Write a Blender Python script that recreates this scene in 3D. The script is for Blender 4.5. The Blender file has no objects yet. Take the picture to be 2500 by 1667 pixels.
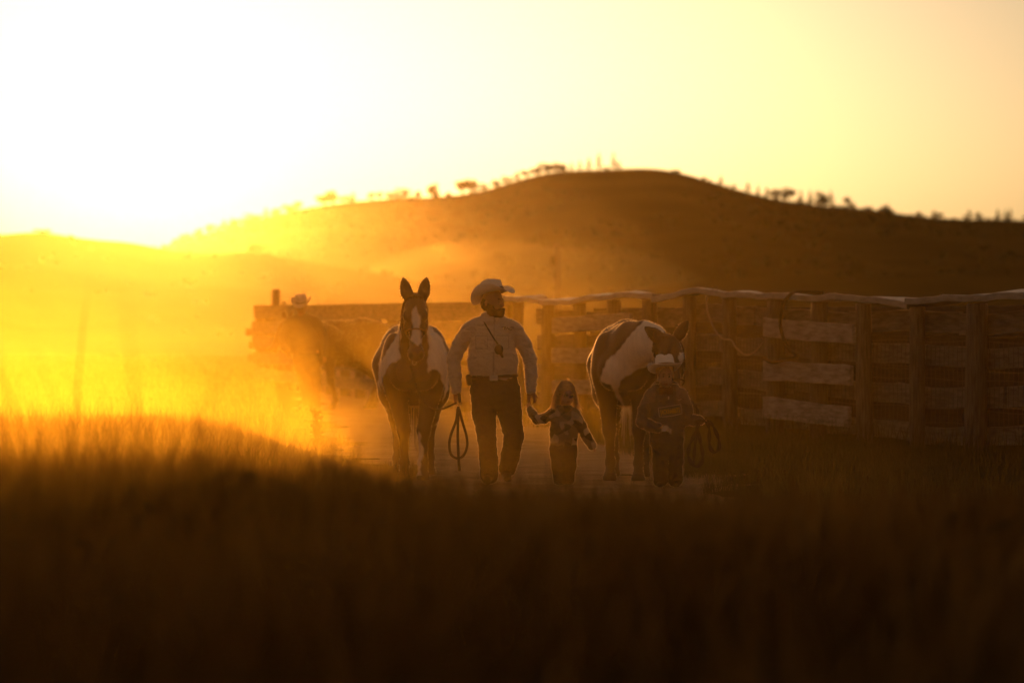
import bpy, math, random
import numpy as np
from mathutils import Vector, Matrix
from mathutils.bvhtree import BVHTree

random.seed(7)
RNG = np.random.default_rng(7)
SC = bpy.context.scene
COL = SC.collection
PI = math.pi
R = math.radians

# ------------------------------------------------------------------ camera
CAM_Z = 1.55          # metres above the dirt track
FPX = 9375.0          # focal length in photo pixels (135 mm on 36 mm, 2500 px wide)
HORIZON = 769.0
cam_d = bpy.data.cameras.new('camera')
cam_d.lens = 135.0
cam_d.sensor_width = 36.0
cam_d.clip_start = 0.5
cam_d.clip_end = 6000.0
cam_d.dof.use_dof = True
cam_d.dof.focus_distance = 35.2
cam_d.dof.aperture_fstop = 2.2
cam = bpy.data.objects.new('camera', cam_d)
COL.objects.link(cam)
cam.location = (0, 0, CAM_Z)
cam.rotation_euler = (R(90) - math.atan((833.5 - HORIZON) / FPX), 0, 0)
SC.camera = cam

# ------------------------------------------------------------------ sky and sun
SUN_AZ = math.atan((350 - 1250) / FPX)      # left of the view axis
SUN_EL = R(2.5)
world = bpy.data.worlds.new('World')
SC.world = world
world.use_nodes = True
wn = world.node_tree
bg = wn.nodes['Background']
sky = wn.nodes.new('ShaderNodeTexSky')
sky.sky_type = 'NISHITA'
sky.sun_disc = False
sky.sun_elevation = SUN_EL
sky.sun_rotation = SUN_AZ
sky.altitude = 1000
sky.air_density = 0.7
sky.dust_density = 5.0
sky.ozone_density = 1.9
# the sky's own brightness steepens its fall-off away from the sun, as thick evening haze does
lum = wn.nodes.new('ShaderNodeRGBToBW'); wn.links.new(sky.outputs[0], lum.inputs[0])
mul = wn.nodes.new('ShaderNodeMath'); mul.operation = 'MULTIPLY'; mul.inputs[1].default_value = 1 / 9.5
wn.links.new(lum.outputs[0], mul.inputs[0])
pw = wn.nodes.new('ShaderNodeMath'); pw.operation = 'POWER'; pw.inputs[1].default_value = 0.85
wn.links.new(mul.outputs[0], pw.inputs[0])
sca = wn.nodes.new('ShaderNodeVectorMath'); sca.operation = 'SCALE'
wn.links.new(sky.outputs[0], sca.inputs[0]); wn.links.new(pw.outputs[0], sca.inputs['Scale'])
wn.links.new(sca.outputs[0], bg.inputs[0])
bg.inputs[1].default_value = 0.033
# hazy dusk sky: an even warm glow over the whole dome on top of the clear-sky model
glow = wn.nodes.new('ShaderNodeBackground')
glow.inputs[0].default_value = (1.0, 0.67, 0.42, 1)
glow.inputs[1].default_value = 0.135
addw = wn.nodes.new('ShaderNodeAddShader')
wn.links.new(bg.outputs[0], addw.inputs[0]); wn.links.new(glow.outputs[0], addw.inputs[1])
wn.links.new(addw.outputs[0], wn.nodes['World Output'].inputs['Surface'])

sun_d = bpy.data.lights.new('sun', 'SUN')
sun_d.energy = 4.2
sun_d.color = (1.0, 0.38, 0.075)
sun_d.angle = R(0.53)
sun = bpy.data.objects.new('sun', sun_d)
COL.objects.link(sun)
sdir = Vector((math.sin(SUN_AZ) * math.cos(SUN_EL), math.cos(SUN_AZ) * math.cos(SUN_EL), math.sin(SUN_EL)))
sun.rotation_euler = sdir.to_track_quat('Z', 'Y').to_euler()
sun.location = (-40, 300, 40)

vs = SC.view_settings
vs.view_transform = 'Standard'
vs.look = 'None'
vs.exposure = 0.0
vs.gamma = 1.0
vs.use_curve_mapping = False
SC.cycles.use_denoising = True
SC.cycles.use_adaptive_sampling = True
SC.cycles.adaptive_threshold = 0.02
SC.cycles.max_bounces = 5
SC.cycles.diffuse_bounces = 2
SC.cycles.glossy_bounces = 2
SC.cycles.transmission_bounces = 4
SC.cycles.transparent_max_bounces = 64
SC.cycles.volume_bounces = 0
SC.cycles.volume_step_rate = 1.0
SC.cycles.volume_max_steps = 256
SC.cycles.sample_clamp_indirect = 6.0

HAZE_DENSITY = 0.8e-5
HAZE_G = 0.962

# ------------------------------------------------------------------ helpers
def P(px, py, d):
    return Vector(((px - 1250) * d / FPX, d, CAM_Z - (py - HORIZON) * d / FPX))

def link(o, parent=None):
    COL.objects.link(o)
    if parent is not None:
        o.parent = parent
    return o

def tag(o, label=None, cat=None, group=None, kind=None):
    if label: o['label'] = label
    if cat: o['category'] = cat
    if group: o['group'] = group
    if kind: o['kind'] = kind
    return o

def empty(name, loc=(0, 0, 0), rz=0.0, label=None, cat=None, group=None):
    o = bpy.data.objects.new(name, None)
    o.empty_display_size = 0.1
    link(o)
    o.location = loc
    o.rotation_euler = (0, 0, rz)
    return tag(o, label, cat, group)

def mesh(name, V, F, mat=None, parent=None, smooth=False, col=None, loc=None):
    me = bpy.data.meshes.new(name)
    if isinstance(V, np.ndarray) and isinstance(F, np.ndarray):
        nv, nf, k = len(V), len(F), F.shape[1]
        me.vertices.add(nv)
        me.vertices.foreach_set('co', np.ascontiguousarray(V, dtype=np.float32).ravel())
        me.loops.add(nf * k)
        me.loops.foreach_set('vertex_index', np.ascontiguousarray(F, dtype=np.int32).ravel())
        me.polygons.add(nf)
        me.polygons.foreach_set('loop_start', np.arange(0, nf * k, k, dtype=np.int32))
        me.update(calc_edges=True)
        me.validate()
    else:
        me.from_pydata([tuple(map(float, v)) for v in V], [], [tuple(map(int, f)) for f in F])
        me.update()
    if smooth:
        me.polygons.foreach_set('use_smooth', np.ones(len(me.polygons), dtype=bool))
    if col is not None:
        a = me.color_attributes.new('Col', 'FLOAT_COLOR', 'POINT')
        c4 = np.ones((len(me.vertices), 4), dtype=np.float32)
        c4[:, :3] = col
        a.data.foreach_set('color', c4.ravel())
    if mat: me.materials.append(mat)
    o = bpy.data.objects.new(name, me)
    link(o, parent)
    if loc is not None: o.location = loc
    return o

class MB:
    """collects faces into one mesh"""
    def __init__(s): s.V = []; s.F = []
    def add(s, V, F):
        n = len(s.V); s.V += [tuple(v) for v in V]; s.F += [tuple(i + n for i in f) for f in F]
        return s
    def box(s, c, size, rot=None):
        x, y, z = [q / 2 for q in size]
        V = [Vector((i * x, j * y, k * z)) for k in (-1, 1) for j in (-1, 1) for i in (-1, 1)]
        if rot is not None: V = [rot @ v for v in V]
        V = [v + Vector(c) for v in V]
        return s.add(V, [(0, 2, 3, 1), (4, 5, 7, 6), (0, 1, 5, 4), (2, 6, 7, 3), (0, 4, 6, 2), (1, 3, 7, 5)])
    def tube(s, pts, rad, n=8, caps=True, wob=0.0):
        pts = [Vector(p) for p in pts]
        if not hasattr(rad, '__len__'): rad = [rad] * len(pts)
        V = []; F = []
        ref = None
        for i, p in enumerate(pts):
            t = (pts[min(i + 1, len(pts) - 1)] - pts[max(i - 1, 0)])
            if t.length < 1e-9: t = Vector((0, 0, 1))
            t.normalize()
            if ref is None:
                ref = t.orthogonal().normalized()
            ref = (ref - t * ref.dot(t))
            if ref.length < 1e-6: ref = t.orthogonal()
            ref.normalize()
            b = t.cross(ref)
            for k in range(n):
                a = 2 * PI * k / n
                r = rad[i] * (1 + (random.uniform(-wob, wob) if wob else 0))
                V.append(p + ref * math.cos(a) * r + b * math.sin(a) * r)
        for i in range(len(pts) - 1):
            for k in range(n):
                a = i * n + k; b_ = i * n + (k + 1) % n
                F.append((a, b_, b_ + n, a + n))
        if caps:
            F.append(tuple(range(n - 1, -1, -1)))
            F.append(tuple((len(pts) - 1) * n + k for k in range(n)))
        return s.add(V, F)
    def build(s, name, mat=None, parent=None, smooth=False, loc=None, col=None):
        return mesh(name, s.V, s.F, mat, parent, smooth, loc=loc, col=col)

def catmull(pts, n=8):
    pts = [Vector(p) for p in pts]
    out = []
    for i in range(len(pts) - 1):
        p0 = pts[max(i - 1, 0)]; p1 = pts[i]; p2 = pts[i + 1]; p3 = pts[min(i + 2, len(pts) - 1)]
        for k in range(n):
            t = k / n
            out.append(0.5 * ((2 * p1) + (p2 - p0) * t + (2 * p0 - 5 * p1 + 4 * p2 - p3) * t * t + (3 * p1 - p0 - 3 * p2 + p3) * t ** 3))
    out.append(pts[-1])
    return out

def sstep(a, b, x):
    t = np.clip((np.asarray(x, dtype=float) - a) / (b - a), 0, 1)
    return t * t * (3 - 2 * t)

# ------------------------------------------------------------------ materials
def mat_new(name):
    m = bpy.data.materials.new(name); m.use_nodes = True
    nt = m.node_tree
    return m, nt, nt.nodes['Principled BSDF']

def mat_noise(name, c1, c2, scale=8.0, rough=0.85, stretch=(1, 1, 1), bump=0.0, detail=6, spec=0.25, bscale=None, contrast=(0.3, 0.7), coords='Object'):
    m, nt, b = mat_new(name)
    tc = nt.nodes.new('ShaderNodeTexCoord')
    mp = nt.nodes.new('ShaderNodeMapping'); mp.inputs['Scale'].default_value = stretch
    nt.links.new(tc.outputs[coords], mp.inputs['Vector'])
    no = nt.nodes.new('ShaderNodeTexNoise'); no.inputs['Scale'].default_value = scale; no.inputs['Detail'].default_value = detail
    no.inputs['Roughness'].default_value = 0.6
    nt.links.new(mp.outputs[0], no.inputs['Vector'])
    cr = nt.nodes.new('ShaderNodeValToRGB')
    cr.color_ramp.elements[0].position = contrast[0]; cr.color_ramp.elements[0].color = (*c1, 1)
    cr.color_ramp.elements[1].position = contrast[1]; cr.color_ramp.elements[1].color = (*c2, 1)
    nt.links.new(no.outputs['Fac'], cr.inputs[0])
    nt.links.new(cr.outputs[0], b.inputs['Base Color'])
    b.inputs['Roughness'].default_value = rough
    b.inputs['Specular IOR Level'].default_value = spec
    if bump:
        n2 = no
        if bscale:
            n2 = nt.nodes.new('ShaderNodeTexNoise'); n2.inputs['Scale'].default_value = bscale; n2.inputs['Detail'].default_value = 8
            nt.links.new(mp.outputs[0], n2.inputs['Vector'])
        bp = nt.nodes.new('ShaderNodeBump'); bp.inputs['Strength'].default_value = 1.0; bp.inputs['Distance'].default_value = bump
        nt.links.new(n2.outputs['Fac'], bp.inputs['Height'])
        nt.links.new(bp.outputs[0], b.inputs['Normal'])
    return m

def mat_col(name, rough=0.7, noise=0.25, nscale=40, stretch=(1, 1, 1), spec=0.3, bump=0.0, sheen=0.0, transl=0.0, crease=0.0):
    """colour from the vertex attribute with fine grain"""
    m, nt, b = mat_new(name)
    at = nt.nodes.new('ShaderNodeAttribute'); at.attribute_name = 'Col'
    tc = nt.nodes.new('ShaderNodeTexCoord')
    mp = nt.nodes.new('ShaderNodeMapping'); mp.inputs['Scale'].default_value = stretch
    nt.links.new(tc.outputs['Object'], mp.inputs['Vector'])
    no = nt.nodes.new('ShaderNodeTexNoise'); no.inputs['Scale'].default_value = nscale; no.inputs['Detail'].default_value = 6
    nt.links.new(mp.outputs[0], no.inputs['Vector'])
    mr = nt.nodes.new('ShaderNodeMapRange'); mr.inputs['To Min'].default_value = 1 - noise; mr.inputs['To Max'].default_value = 1 + noise
    nt.links.new(no.outputs['Fac'], mr.inputs['Value'])
    mx = nt.nodes.new('ShaderNodeVectorMath'); mx.operation = 'SCALE'
    nt.links.new(at.outputs['Color'], mx.inputs[0]); nt.links.new(mr.outputs[0], mx.inputs['Scale'])
    nt.links.new(mx.outputs[0], b.inputs['Base Color'])
    b.inputs['Roughness'].default_value = rough
    b.inputs['Specular IOR Level'].default_value = spec
    if sheen:
        b.inputs['Sheen Weight'].default_value = sheen
        b.inputs['Sheen Roughness'].default_value = 0.35
        nt.links.new(mx.outputs[0], b.inputs['Sheen Tint'])
    if bump:
        bp = nt.nodes.new('ShaderNodeBump'); bp.inputs['Distance'].default_value = bump
        nt.links.new(no.outputs['Fac'], bp.inputs['Height']); nt.links.new(bp.outputs[0], b.inputs['Normal'])
        if crease:
            n3 = nt.nodes.new('ShaderNodeTexNoise'); n3.inputs['Scale'].default_value = 9.0; n3.inputs['Detail'].default_value = 3; n3.inputs['Distortion'].default_value = 1.8
            m3 = nt.nodes.new('ShaderNodeMapping'); m3.inputs['Scale'].default_value = (1, 1, 1.8); m3.inputs['Rotation'].default_value = (0, .5, 0)
            nt.links.new(tc.outputs['Object'], m3.inputs['Vector']); nt.links.new(m3.outputs[0], n3.inputs['Vector'])
            b3 = nt.nodes.new('ShaderNodeBump'); b3.inputs['Distance'].default_value = crease
            nt.links.new(n3.outputs['Fac'], b3.inputs['Height']); nt.links.new(b3.outputs[0], bp.inputs['Normal'])
    if transl:
        tr = nt.nodes.new('ShaderNodeBsdfTranslucent')
        ms = nt.nodes.new('ShaderNodeMixShader'); ms.inputs[0].default_value = transl
        nt.links.new(mx.outputs[0], tr.inputs['Color'])
        out = nt.nodes['Material Output']
        nt.links.new(b.outputs[0], ms.inputs[1]); nt.links.new(tr.outputs[0], ms.inputs[2]); nt.links.new(ms.outputs[0], out.inputs['Surface'])
    return m

def mat_leaf(name, c1, c2, transl=0.5, scale=3.0, rough=0.7):
    m = mat_noise(name, c1, c2, scale=scale, rough=rough, spec=0.1)
    nt = m.node_tree
    b = nt.nodes['Principled BSDF']; out = nt.nodes['Material Output']
    cr = [n for n in nt.nodes if n.type == 'VALTORGB'][0]
    tr = nt.nodes.new('ShaderNodeBsdfTranslucent')
    nt.links.new(cr.outputs[0], tr.inputs['Color'])
    ms = nt.nodes.new('ShaderNodeMixShader'); ms.inputs[0].default_value = transl
    nt.links.new(b.outputs[0], ms.inputs[1]); nt.links.new(tr.outputs[0], ms.inputs[2]); nt.links.new(ms.outputs[0], out.inputs['Surface'])
    return m

def mat_plain(name, c, rough=0.6, spec=0.3, metal=0.0):
    m = mat_noise(name, tuple(q * 0.8 for q in c), tuple(min(1, q * 1.15) for q in c), scale=30, rough=rough, spec=spec)
    m.node_tree.nodes['Principled BSDF'].inputs['Metallic'].default_value = metal
    return m

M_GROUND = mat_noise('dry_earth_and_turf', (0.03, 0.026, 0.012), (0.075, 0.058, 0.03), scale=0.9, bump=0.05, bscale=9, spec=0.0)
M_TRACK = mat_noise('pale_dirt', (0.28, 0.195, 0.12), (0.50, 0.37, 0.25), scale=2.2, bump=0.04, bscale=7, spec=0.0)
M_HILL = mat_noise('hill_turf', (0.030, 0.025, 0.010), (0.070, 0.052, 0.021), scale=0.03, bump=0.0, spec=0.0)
M_GAPSHADE = mat_noise('gap_shade_board', (0.02, 0.016, 0.013), (0.06, 0.05, 0.04), scale=3, stretch=(5, 0.7, 11))  # darkened so the boards carry the shade seen between the rails
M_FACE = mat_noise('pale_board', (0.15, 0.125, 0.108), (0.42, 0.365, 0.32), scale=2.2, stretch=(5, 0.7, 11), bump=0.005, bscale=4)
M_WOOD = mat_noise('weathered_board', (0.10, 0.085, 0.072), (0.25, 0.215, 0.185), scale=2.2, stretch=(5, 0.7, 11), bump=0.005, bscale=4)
M_POST = mat_noise('weathered_post', (0.07, 0.058, 0.048), (0.19, 0.16, 0.135), scale=6, stretch=(9, 9, 0.7), bump=0.008, bscale=9)
M_CAP = mat_noise('grey_cap_board', (0.13, 0.11, 0.095), (0.30, 0.26, 0.225), scale=2.5, stretch=(5, 0.7, 9), rough=0.4, spec=0.5, bump=0.004)
M_WIRE = mat_plain('rusty_wire', (0.10, 0.075, 0.06), 0.6, 0.4, 0.4)
M_HOSE = mat_plain('black_hose', (0.012, 0.011, 0.010), 0.75, 0.1)
M_PALEROPE = mat_plain('pale_rope', (0.30, 0.25, 0.19), 0.8)
M_DARKROPE = mat_plain('dark_rope', (0.045, 0.03, 0.024), 0.8)
M_BRAID = mat_plain('braided_cord', (0.03, 0.021, 0.016), 0.8)
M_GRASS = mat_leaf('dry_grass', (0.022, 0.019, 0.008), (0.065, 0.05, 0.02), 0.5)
M_LITGRASS = mat_leaf('lit_grass', (0.12, 0.09, 0.03), (0.34, 0.25, 0.10), 0.6)  # brighter twin of the dry grass: sunlight on the bank put into the colour
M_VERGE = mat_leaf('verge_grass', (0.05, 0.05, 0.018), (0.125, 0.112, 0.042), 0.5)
M_LEAF = mat_leaf('tree_leaf', (0.03, 0.035, 0.014), (0.07, 0.065, 0.03), 0.25, scale=0.8)
M_BARK = mat_noise('bark', (0.04, 0.03, 0.022), (0.10, 0.075, 0.055), scale=3, bump=0.02)

# ------------------------------------------------------------------ ground
def zg(x, y):
    x = np.asarray(x, dtype=float); y = np.asarray(y, dtype=float)
    near = (0.745 + 0.05 * np.clip(-x, -1.5, 2.0)) * (1 - sstep(12.5, 27.0, y)) + 0.05 * np.sin(x * 2.1 + 1.0) * np.sin(y * .7) * (1 - sstep(14, 24, y))
    left = 0.66 * sstep(0.3, 2.7, -x) * (1 - sstep(29.0, 37.0, y))
    far_left = 0.25 * sstep(2.0, 9.0, -x) * (1 - sstep(36.0, 60.0, y))
    right = 0.04 * sstep(1.9, 3.4, x) * (1 - sstep(62.0, 80.0, y))
    b = np.maximum(np.maximum(near, left), np.maximum(far_left, right))
    bump = 0.02 * np.sin(x * 1.9 + 0.7 * np.sin(y * 0.6)) * np.sin(y * 1.1 + 1.3) + 0.008 * np.sin(x * 5.1 + y * 0.7) * np.sin(y * 3.7)
    track = sstep(2.3, 1.6, np.abs(x - (0.35 - 0.07 * np.clip(y - 36, 0, 60)))) * sstep(25, 31, y)
    return b + bump * (1 - 0.7 * track) * (1 - sstep(90, 140, y)) - 0.012 * track

def axis(fine0, fine1, step, lo, hi, ratio=1.16):
    a = list(np.arange(fine0, fine1 + 1e-6, step))
    s = step; v = a[-1]
    while v < hi:
        s *= ratio; v += s; a.append(min(v, hi))
    s = step; v = fine0; pre = []
    while v > lo:
        s *= ratio; v -= s; pre.append(max(v, lo))
    return np.array(pre[::-1] + a)

def sheet(name, xs, ys, zf, mat, smooth=True):
    X, Y = np.meshgrid(xs, ys)
    Z = zf(X, Y)
    V = np.stack([X.ravel(), Y.ravel(), Z.ravel()], 1)
    nx, ny = len(xs), len(ys)
    i = np.arange(ny - 1)[:, None] * nx + np.arange(nx - 1)[None, :]
    i = i.ravel()
    F = np.stack([i, i + 1, i + 1 + nx, i + nx], 1)
    return mesh(name, V, F, mat, smooth=smooth)

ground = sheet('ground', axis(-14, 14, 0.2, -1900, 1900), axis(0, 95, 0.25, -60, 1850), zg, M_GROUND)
tag(ground, kind='structure')
# dirt track: its own sheet a few millimetres above the turf
def track_sheet():
    ys = np.arange(27.5, 110.0, 0.3); us = np.linspace(-1, 1, 44)
    Y, U = np.meshgrid(ys, us, indexing='ij')
    c = 0.35 - 0.07 * np.clip(Y - 36, 0, 60)
    w = 1.9 + 0.2 * np.sin(Y * 0.9) + 0.14 * np.sin(Y * 2.7 + U * 2) + 0.10 * np.sin(Y * 7.1 + U * 3) + 0.08 * np.sin(Y * 11.3 - U * 2)
    X = c + U * w
    rr = np.random.default_rng(5); bump = np.zeros_like(X)
    for q in range(40):
        a = rr.uniform(0, 2 * PI); fq = rr.uniform(2.0, 14.0)
        bump += np.sin((X * np.cos(a) + Y * np.sin(a)) * fq + rr.uniform(0, 6.28)) / fq
    Z = zg(X, Y) + 0.008 + 0.0035 * bump * (1 - np.abs(U) ** 4)
    Z -= 0.03 * np.abs(U) ** 10
    V = np.stack([X.ravel(), Y.ravel(), Z.ravel()], 1)
    n = len(us); i = (np.arange(len(ys) - 1)[:, None] * n + np.arange(n - 1)[None, :]).ravel()
    return mesh('dirt_track', V, np.stack([i, i + n, i + n + 1, i + 1], 1)[:, ::-1], M_TRACK, smooth=True)
tag(track_sheet(), kind='structure')

# ------------------------------------------------------------------ hills
def fbm(x, seed, f=1.0, oct=5):
    out = np.zeros_like(x, dtype=float); r = np.random.default_rng(seed); a = 1.0
    for k in range(oct):
        out += a * np.sin(x * f * (2 ** k) + r.uniform(0, 6.28)); a *= 0.5
    return out

def ridge(name, crest, dist, depth, front, mat, seed, rough=0.4):
    """a hill whose skyline follows the crest heights; falls to the ground in front and behind"""
    cp = np.array(crest, dtype=float)
    cx = (cp[:, 0] - 1250) * dist / FPX
    cz = CAM_Z - (cp[:, 1] - HORIZON) * dist / FPX
    xs = np.linspace(cx[0], cx[-1], 240)
    zs = np.interp(xs, cx, cz)
    zs = np.convolve(np.pad(zs, 4, mode='edge'), np.ones(9) / 9, 'valid')
    ts = np.concatenate([-(np.linspace(1, 0, 34) ** 1.5), np.linspace(0, 1, 16)[1:]])
    X, T = np.meshgrid(xs, ts)
    H = np.tile(zs, (len(ts), 1))
    prof = np.where(T < 0, (1 - np.abs(T)) ** 1.35, 0.5 + 0.5 * np.cos(PI * T))
    gul = fbm(X / dist * 90 + T * 1.5, seed, 1.0) * 0.006 * np.clip(1 - prof, 0, 1) * prof * 4
    Y = dist + np.where(T < 0, T * front, T * depth)
    # pull rows towards the crest so that they stand on a real slope
    Z = H * np.clip(prof - gul, 0, None) - 2.0 * (1 - prof)
    rr = np.random.default_rng(seed + 40); lump = np.zeros_like(X)
    for q in range(36):
        a = rr.uniform(0, 2 * PI); fq = rr.uniform(10, 70) / dist
        lump += np.sin((X * np.cos(a) * 2.2 + Y * np.sin(a)) * fq * 2 + rr.uniform(0, 6.28)) / (fq * dist / 20)
    Z = Z + lump * dist * 0.00055 * np.clip(1 - prof, 0, .5) * np.clip(prof * 6, 0, 1)
    Z = np.where(prof > 0.97, H * prof, Z)
    V = np.stack([X.ravel(), Y.ravel(), Z.ravel()], 1)
    nx = len(xs); i = (np.arange(len(ts) - 1)[:, None] * nx + np.arange(nx - 1)[None, :]).ravel()
    o = mesh(name, V, np.stack([i, i + 1, i + nx + 1, i + nx], 1), mat, smooth=True)
    return tag(o, kind='structure'), xs, zs

D_HILL, D_NEAR = 1000.0, 360.0
main_crest = [(-900, 690), (-300, 660), (0, 640), (300, 625), (430, 600), (500, 572), (560, 556), (640, 538), (700, 518), (760, 502), (820, 497), (870, 492), (940, 484),
              (1000, 483), (1060, 482), (1110, 480), (1160, 471), (1200, 463), (1250, 446), (1300, 425), (1370, 413), (1450, 419), (1520, 411), (1580, 408),
              (1640, 414), (1700, 430), (1750, 450), (1800, 464), (1850, 477), (1930, 497), (2000, 501), (2100, 510), (2180, 516), (2230, 530), (2300, 536),
              (2500, 537), (2800, 560), (3200, 600), (3800, 690)]
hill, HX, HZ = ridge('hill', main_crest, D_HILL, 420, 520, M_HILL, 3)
near_crest = [(-1200, 620), (-500, 590), (-150, 575), (0, 573), (60, 570), (100, 562), (150, 576), (250, 588), (330, 592), (430, 618), (500, 622), (580, 616), (620, 612),
              (660, 620), (700, 632), (780, 645), (850, 655), (930, 668), (1000, 682), (1080, 698), (1150, 714), (1300, 738), (1500, 757), (1800, 772)]
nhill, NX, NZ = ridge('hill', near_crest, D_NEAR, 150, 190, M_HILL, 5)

def hill_z(px):
    return float(np.interp((px - 1250) * D_HILL / FPX, HX, HZ))
def nhill_z(px):
    return float(np.interp((px - 1250) * D_NEAR / FPX, NX, NZ))

# low rise in the middle distance on the right, in front of the main hill
rise_crest = [(1150, 760), (1350, 735), (1500, 712), (1700, 690), (1900, 672), (2000, 668), (2150, 672), (2300, 668), (2500, 672), (2900, 690), (3300, 740)]
rise, RX, RZ = ridge('hill', rise_crest, 520.0, 120, 200, M_HILL, 9)

# ------------------------------------------------------------------ haze
hz = MB(); hz.box((0, 905, 33), (4100, 2010, 74))
hm = bpy.data.materials.new('haze'); hm.use_nodes = True
nt = hm.node_tree; nt.nodes.remove(nt.nodes['Principled BSDF'])
pv = nt.nodes.new('ShaderNodeVolumePrincipled')
pv.inputs['Color'].default_value = (0.97, 0.86, 0.55, 1)
pv.inputs['Density'].default_value = HAZE_DENSITY
pv.inputs['Anisotropy'].default_value = HAZE_G
nt.links.new(pv.outputs[0], nt.nodes['Material Output'].inputs['Volume'])
haze = hz.build('haze', hm)
tag(haze, 'thin golden haze filling the valley air', 'haze', kind='stuff')

# ------------------------------------------------------------------ dust, mist and added veils of glare: closed puffs of even density that overlap
DUSTM = {}
def puff(name, c, r, dens, label, g=0.85, seed=0, lump=0.0):
    key = (dens, g)
    if key not in DUSTM:
        m = bpy.data.materials.new(name); m.use_nodes = True
        nt = m.node_tree; nt.nodes.remove(nt.nodes['Principled BSDF'])
        pv = nt.nodes.new('ShaderNodeVolumePrincipled')
        pv.inputs['Color'].default_value = (0.97, 0.70, 0.10, 1) if g < .9 else (0.97, 0.83, 0.4, 1)
        pv.inputs['Density'].default_value = dens
        pv.inputs['Anisotropy'].default_value = g
        nt.links.new(pv.outputs[0], nt.nodes['Material Output'].inputs['Volume'])
        DUSTM[key] = m
    rr = np.random.default_rng(seed)
    nu, nv = 28, 16; V = [(0, 0, -1.0)]; F = []
    ph = rr.uniform(0, 6.28, 6)
    for j in range(1, nv):
        t = PI * j / nv
        for i in range(nu):
            a = 2 * PI * i / nu
            q = 1 + lump * (math.sin(3 * a + ph[0]) * math.sin(2 * t + ph[1]) + .6 * math.sin(5 * a + ph[2]) * math.sin(4 * t + ph[3]))
            V.append((math.sin(t) * math.cos(a) * q, math.sin(t) * math.sin(a) * q, -math.cos(t) * q))
    V.append((0, 0, 1.0))
    for i in range(nu): F.append((0, 1 + (i + 1) % nu, 1 + i))
    for j in range(nv - 2):
        for i in range(nu):
            a = 1 + j * nu + i; b = 1 + j * nu + (i + 1) % nu; F.append((a, b, b + nu, a + nu))
    e = len(V) - 1; b0 = 1 + (nv - 2) * nu
    for i in range(nu): F.append((b0 + i, b0 + (i + 1) % nu, e))
    V = [(v[0] * r[0], v[1] * r[1], v[2] * r[2]) for v in V]
    o = mesh(name, V, F, DUSTM[key], smooth=True, loc=c)
    return tag(o, label, 'dust', kind='stuff')
for i, rx in enumerate((5.5, 7.8, 10.4, 13.2)):  # nested shells: some track dust, mostly an added veil of lens glare
    puff('dust', (-7.6, 29.0, 0.5), (rx, 30.0 + rx * .35, 3.0 + rx * .25), 0.00016, 'thin dust over the track, added to veil the walkers in orange glare', 0.76, i, .03)
rd = random.Random(19)
for i, q in enumerate((.7, 1.0, 1.4)):  # puffs added to tint the bank orange as lens flare does
    puff('dust', (-3.4, 18.5, 1.0), (1.9 * q, 7.0 * q, .9 * q), 0.0034, 'added orange veil of lens flare over the grass of the left bank', .82, 60 + i, .05)
PUFFS = [(-8.6, 55, .5, 4.6, 10, 1.9, .0010), (-6.4, 50, .3, 4.6, 10, 1.5, .0012), (-5.8, 47, .1, 2.4, 8, 1.1, .0014), (-0.4, 47, .2, 3.6, 9, 1.3, .0010), (-1.2, 43.5, .0, 2.6, 5, .7, .0018), (1.0, 50, .3, 3.0, 7, 1.6, .0010), (-0.6, 53, .5, 3.2, 9, 2.2, .0008), (-0.7, 35.5, .0, 2.4, 5.0, .85, .0026), (-2.4, 37.0, .1, 1.7, 4.0, .95, .0030), (-1.4, 39.5, .0, 3.0, 5.0, .7, .0024)]
for i in range(15):
    x = rd.uniform(-8.5, 1.2); y = rd.uniform(39.5, 56); q = rd.uniform(.8, 1.9) * (1.1 if x < -3 else .8)
    if -4.4 < x < -1.6 and y < 60: q *= .55
    PUFFS.append((x, y, .05 + .2 * q, q, q * 2.2, q * rd.uniform(.4, .62), rd.uniform(.0014, .0030)))
for i, (x, y, z, rx, ry, rz, dn) in enumerate(PUFFS):
    puff('dust_cloud', (x, y, z), (rx, ry, rz), round(dn * .85, 5), 'billowing bright dust kicked up along the track, left of and behind the walkers', .86, i, .14)
for i, (c, r, dn) in enumerate((((-24, 200, 0), (34, 110, 12), 0.00006), ((-14, 130, 0), (14, 40, 5), 0.00010), ((-34, 290, 4), (30, 60, 14), 0.00008))):  # mist added to brighten the near hill and the air before it
    puff('valley_mist', c, r, dn, 'added mist giving the golden glow in front of the near left hill', .92, 30 + i, .06)
for i, (c, r, dn) in enumerate((((-34, 620, 2), (48, 190, 20), 0.00003), ((2, 600, 0), (34, 150, 13), 0.00042), ((-60, 700, 8), (36, 150, 22), 0.00003))):
    puff('valley_mist', c, r, dn, 'pale mist lying in the valley below the big hill', .93, 40 + i, .06)

# ------------------------------------------------------------------ corral fence
def fence_xy(d):
    """ground line of the fence: x for a given depth"""
    return 4.80 - 0.295 * (d - 41.7) + 0.0012 * (d - 48) ** 2

CAP = [(37.0, 1.93), (39.0, 1.82), (40.0, 1.78), (42.2, 1.70), (44.5, 1.755), (47.0, 1.81), (49.8, 1.87), (51.0, 1.80), (52.3, 1.83), (54.8, 1.80), (57.6, 1.80)]
def cap_z(d):
    return float(np.interp(d, [c[0] for c in CAP], [c[1] for c in CAP])) + 0.009 * math.sin(d * 4.1) + 0.006 * math.sin(d * 9.7)

def fpt(d, z, off=0.0):
    """a point on the fence; off > 0 lies on the track side"""
    x = fence_xy(d); s = (fence_xy(d + 0.1) - fence_xy(d - 0.1)) / 0.2
    n = Vector((-1, s, 0)).normalized()          # towards the track
    return Vector((x, d, z)) + n * off

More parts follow.
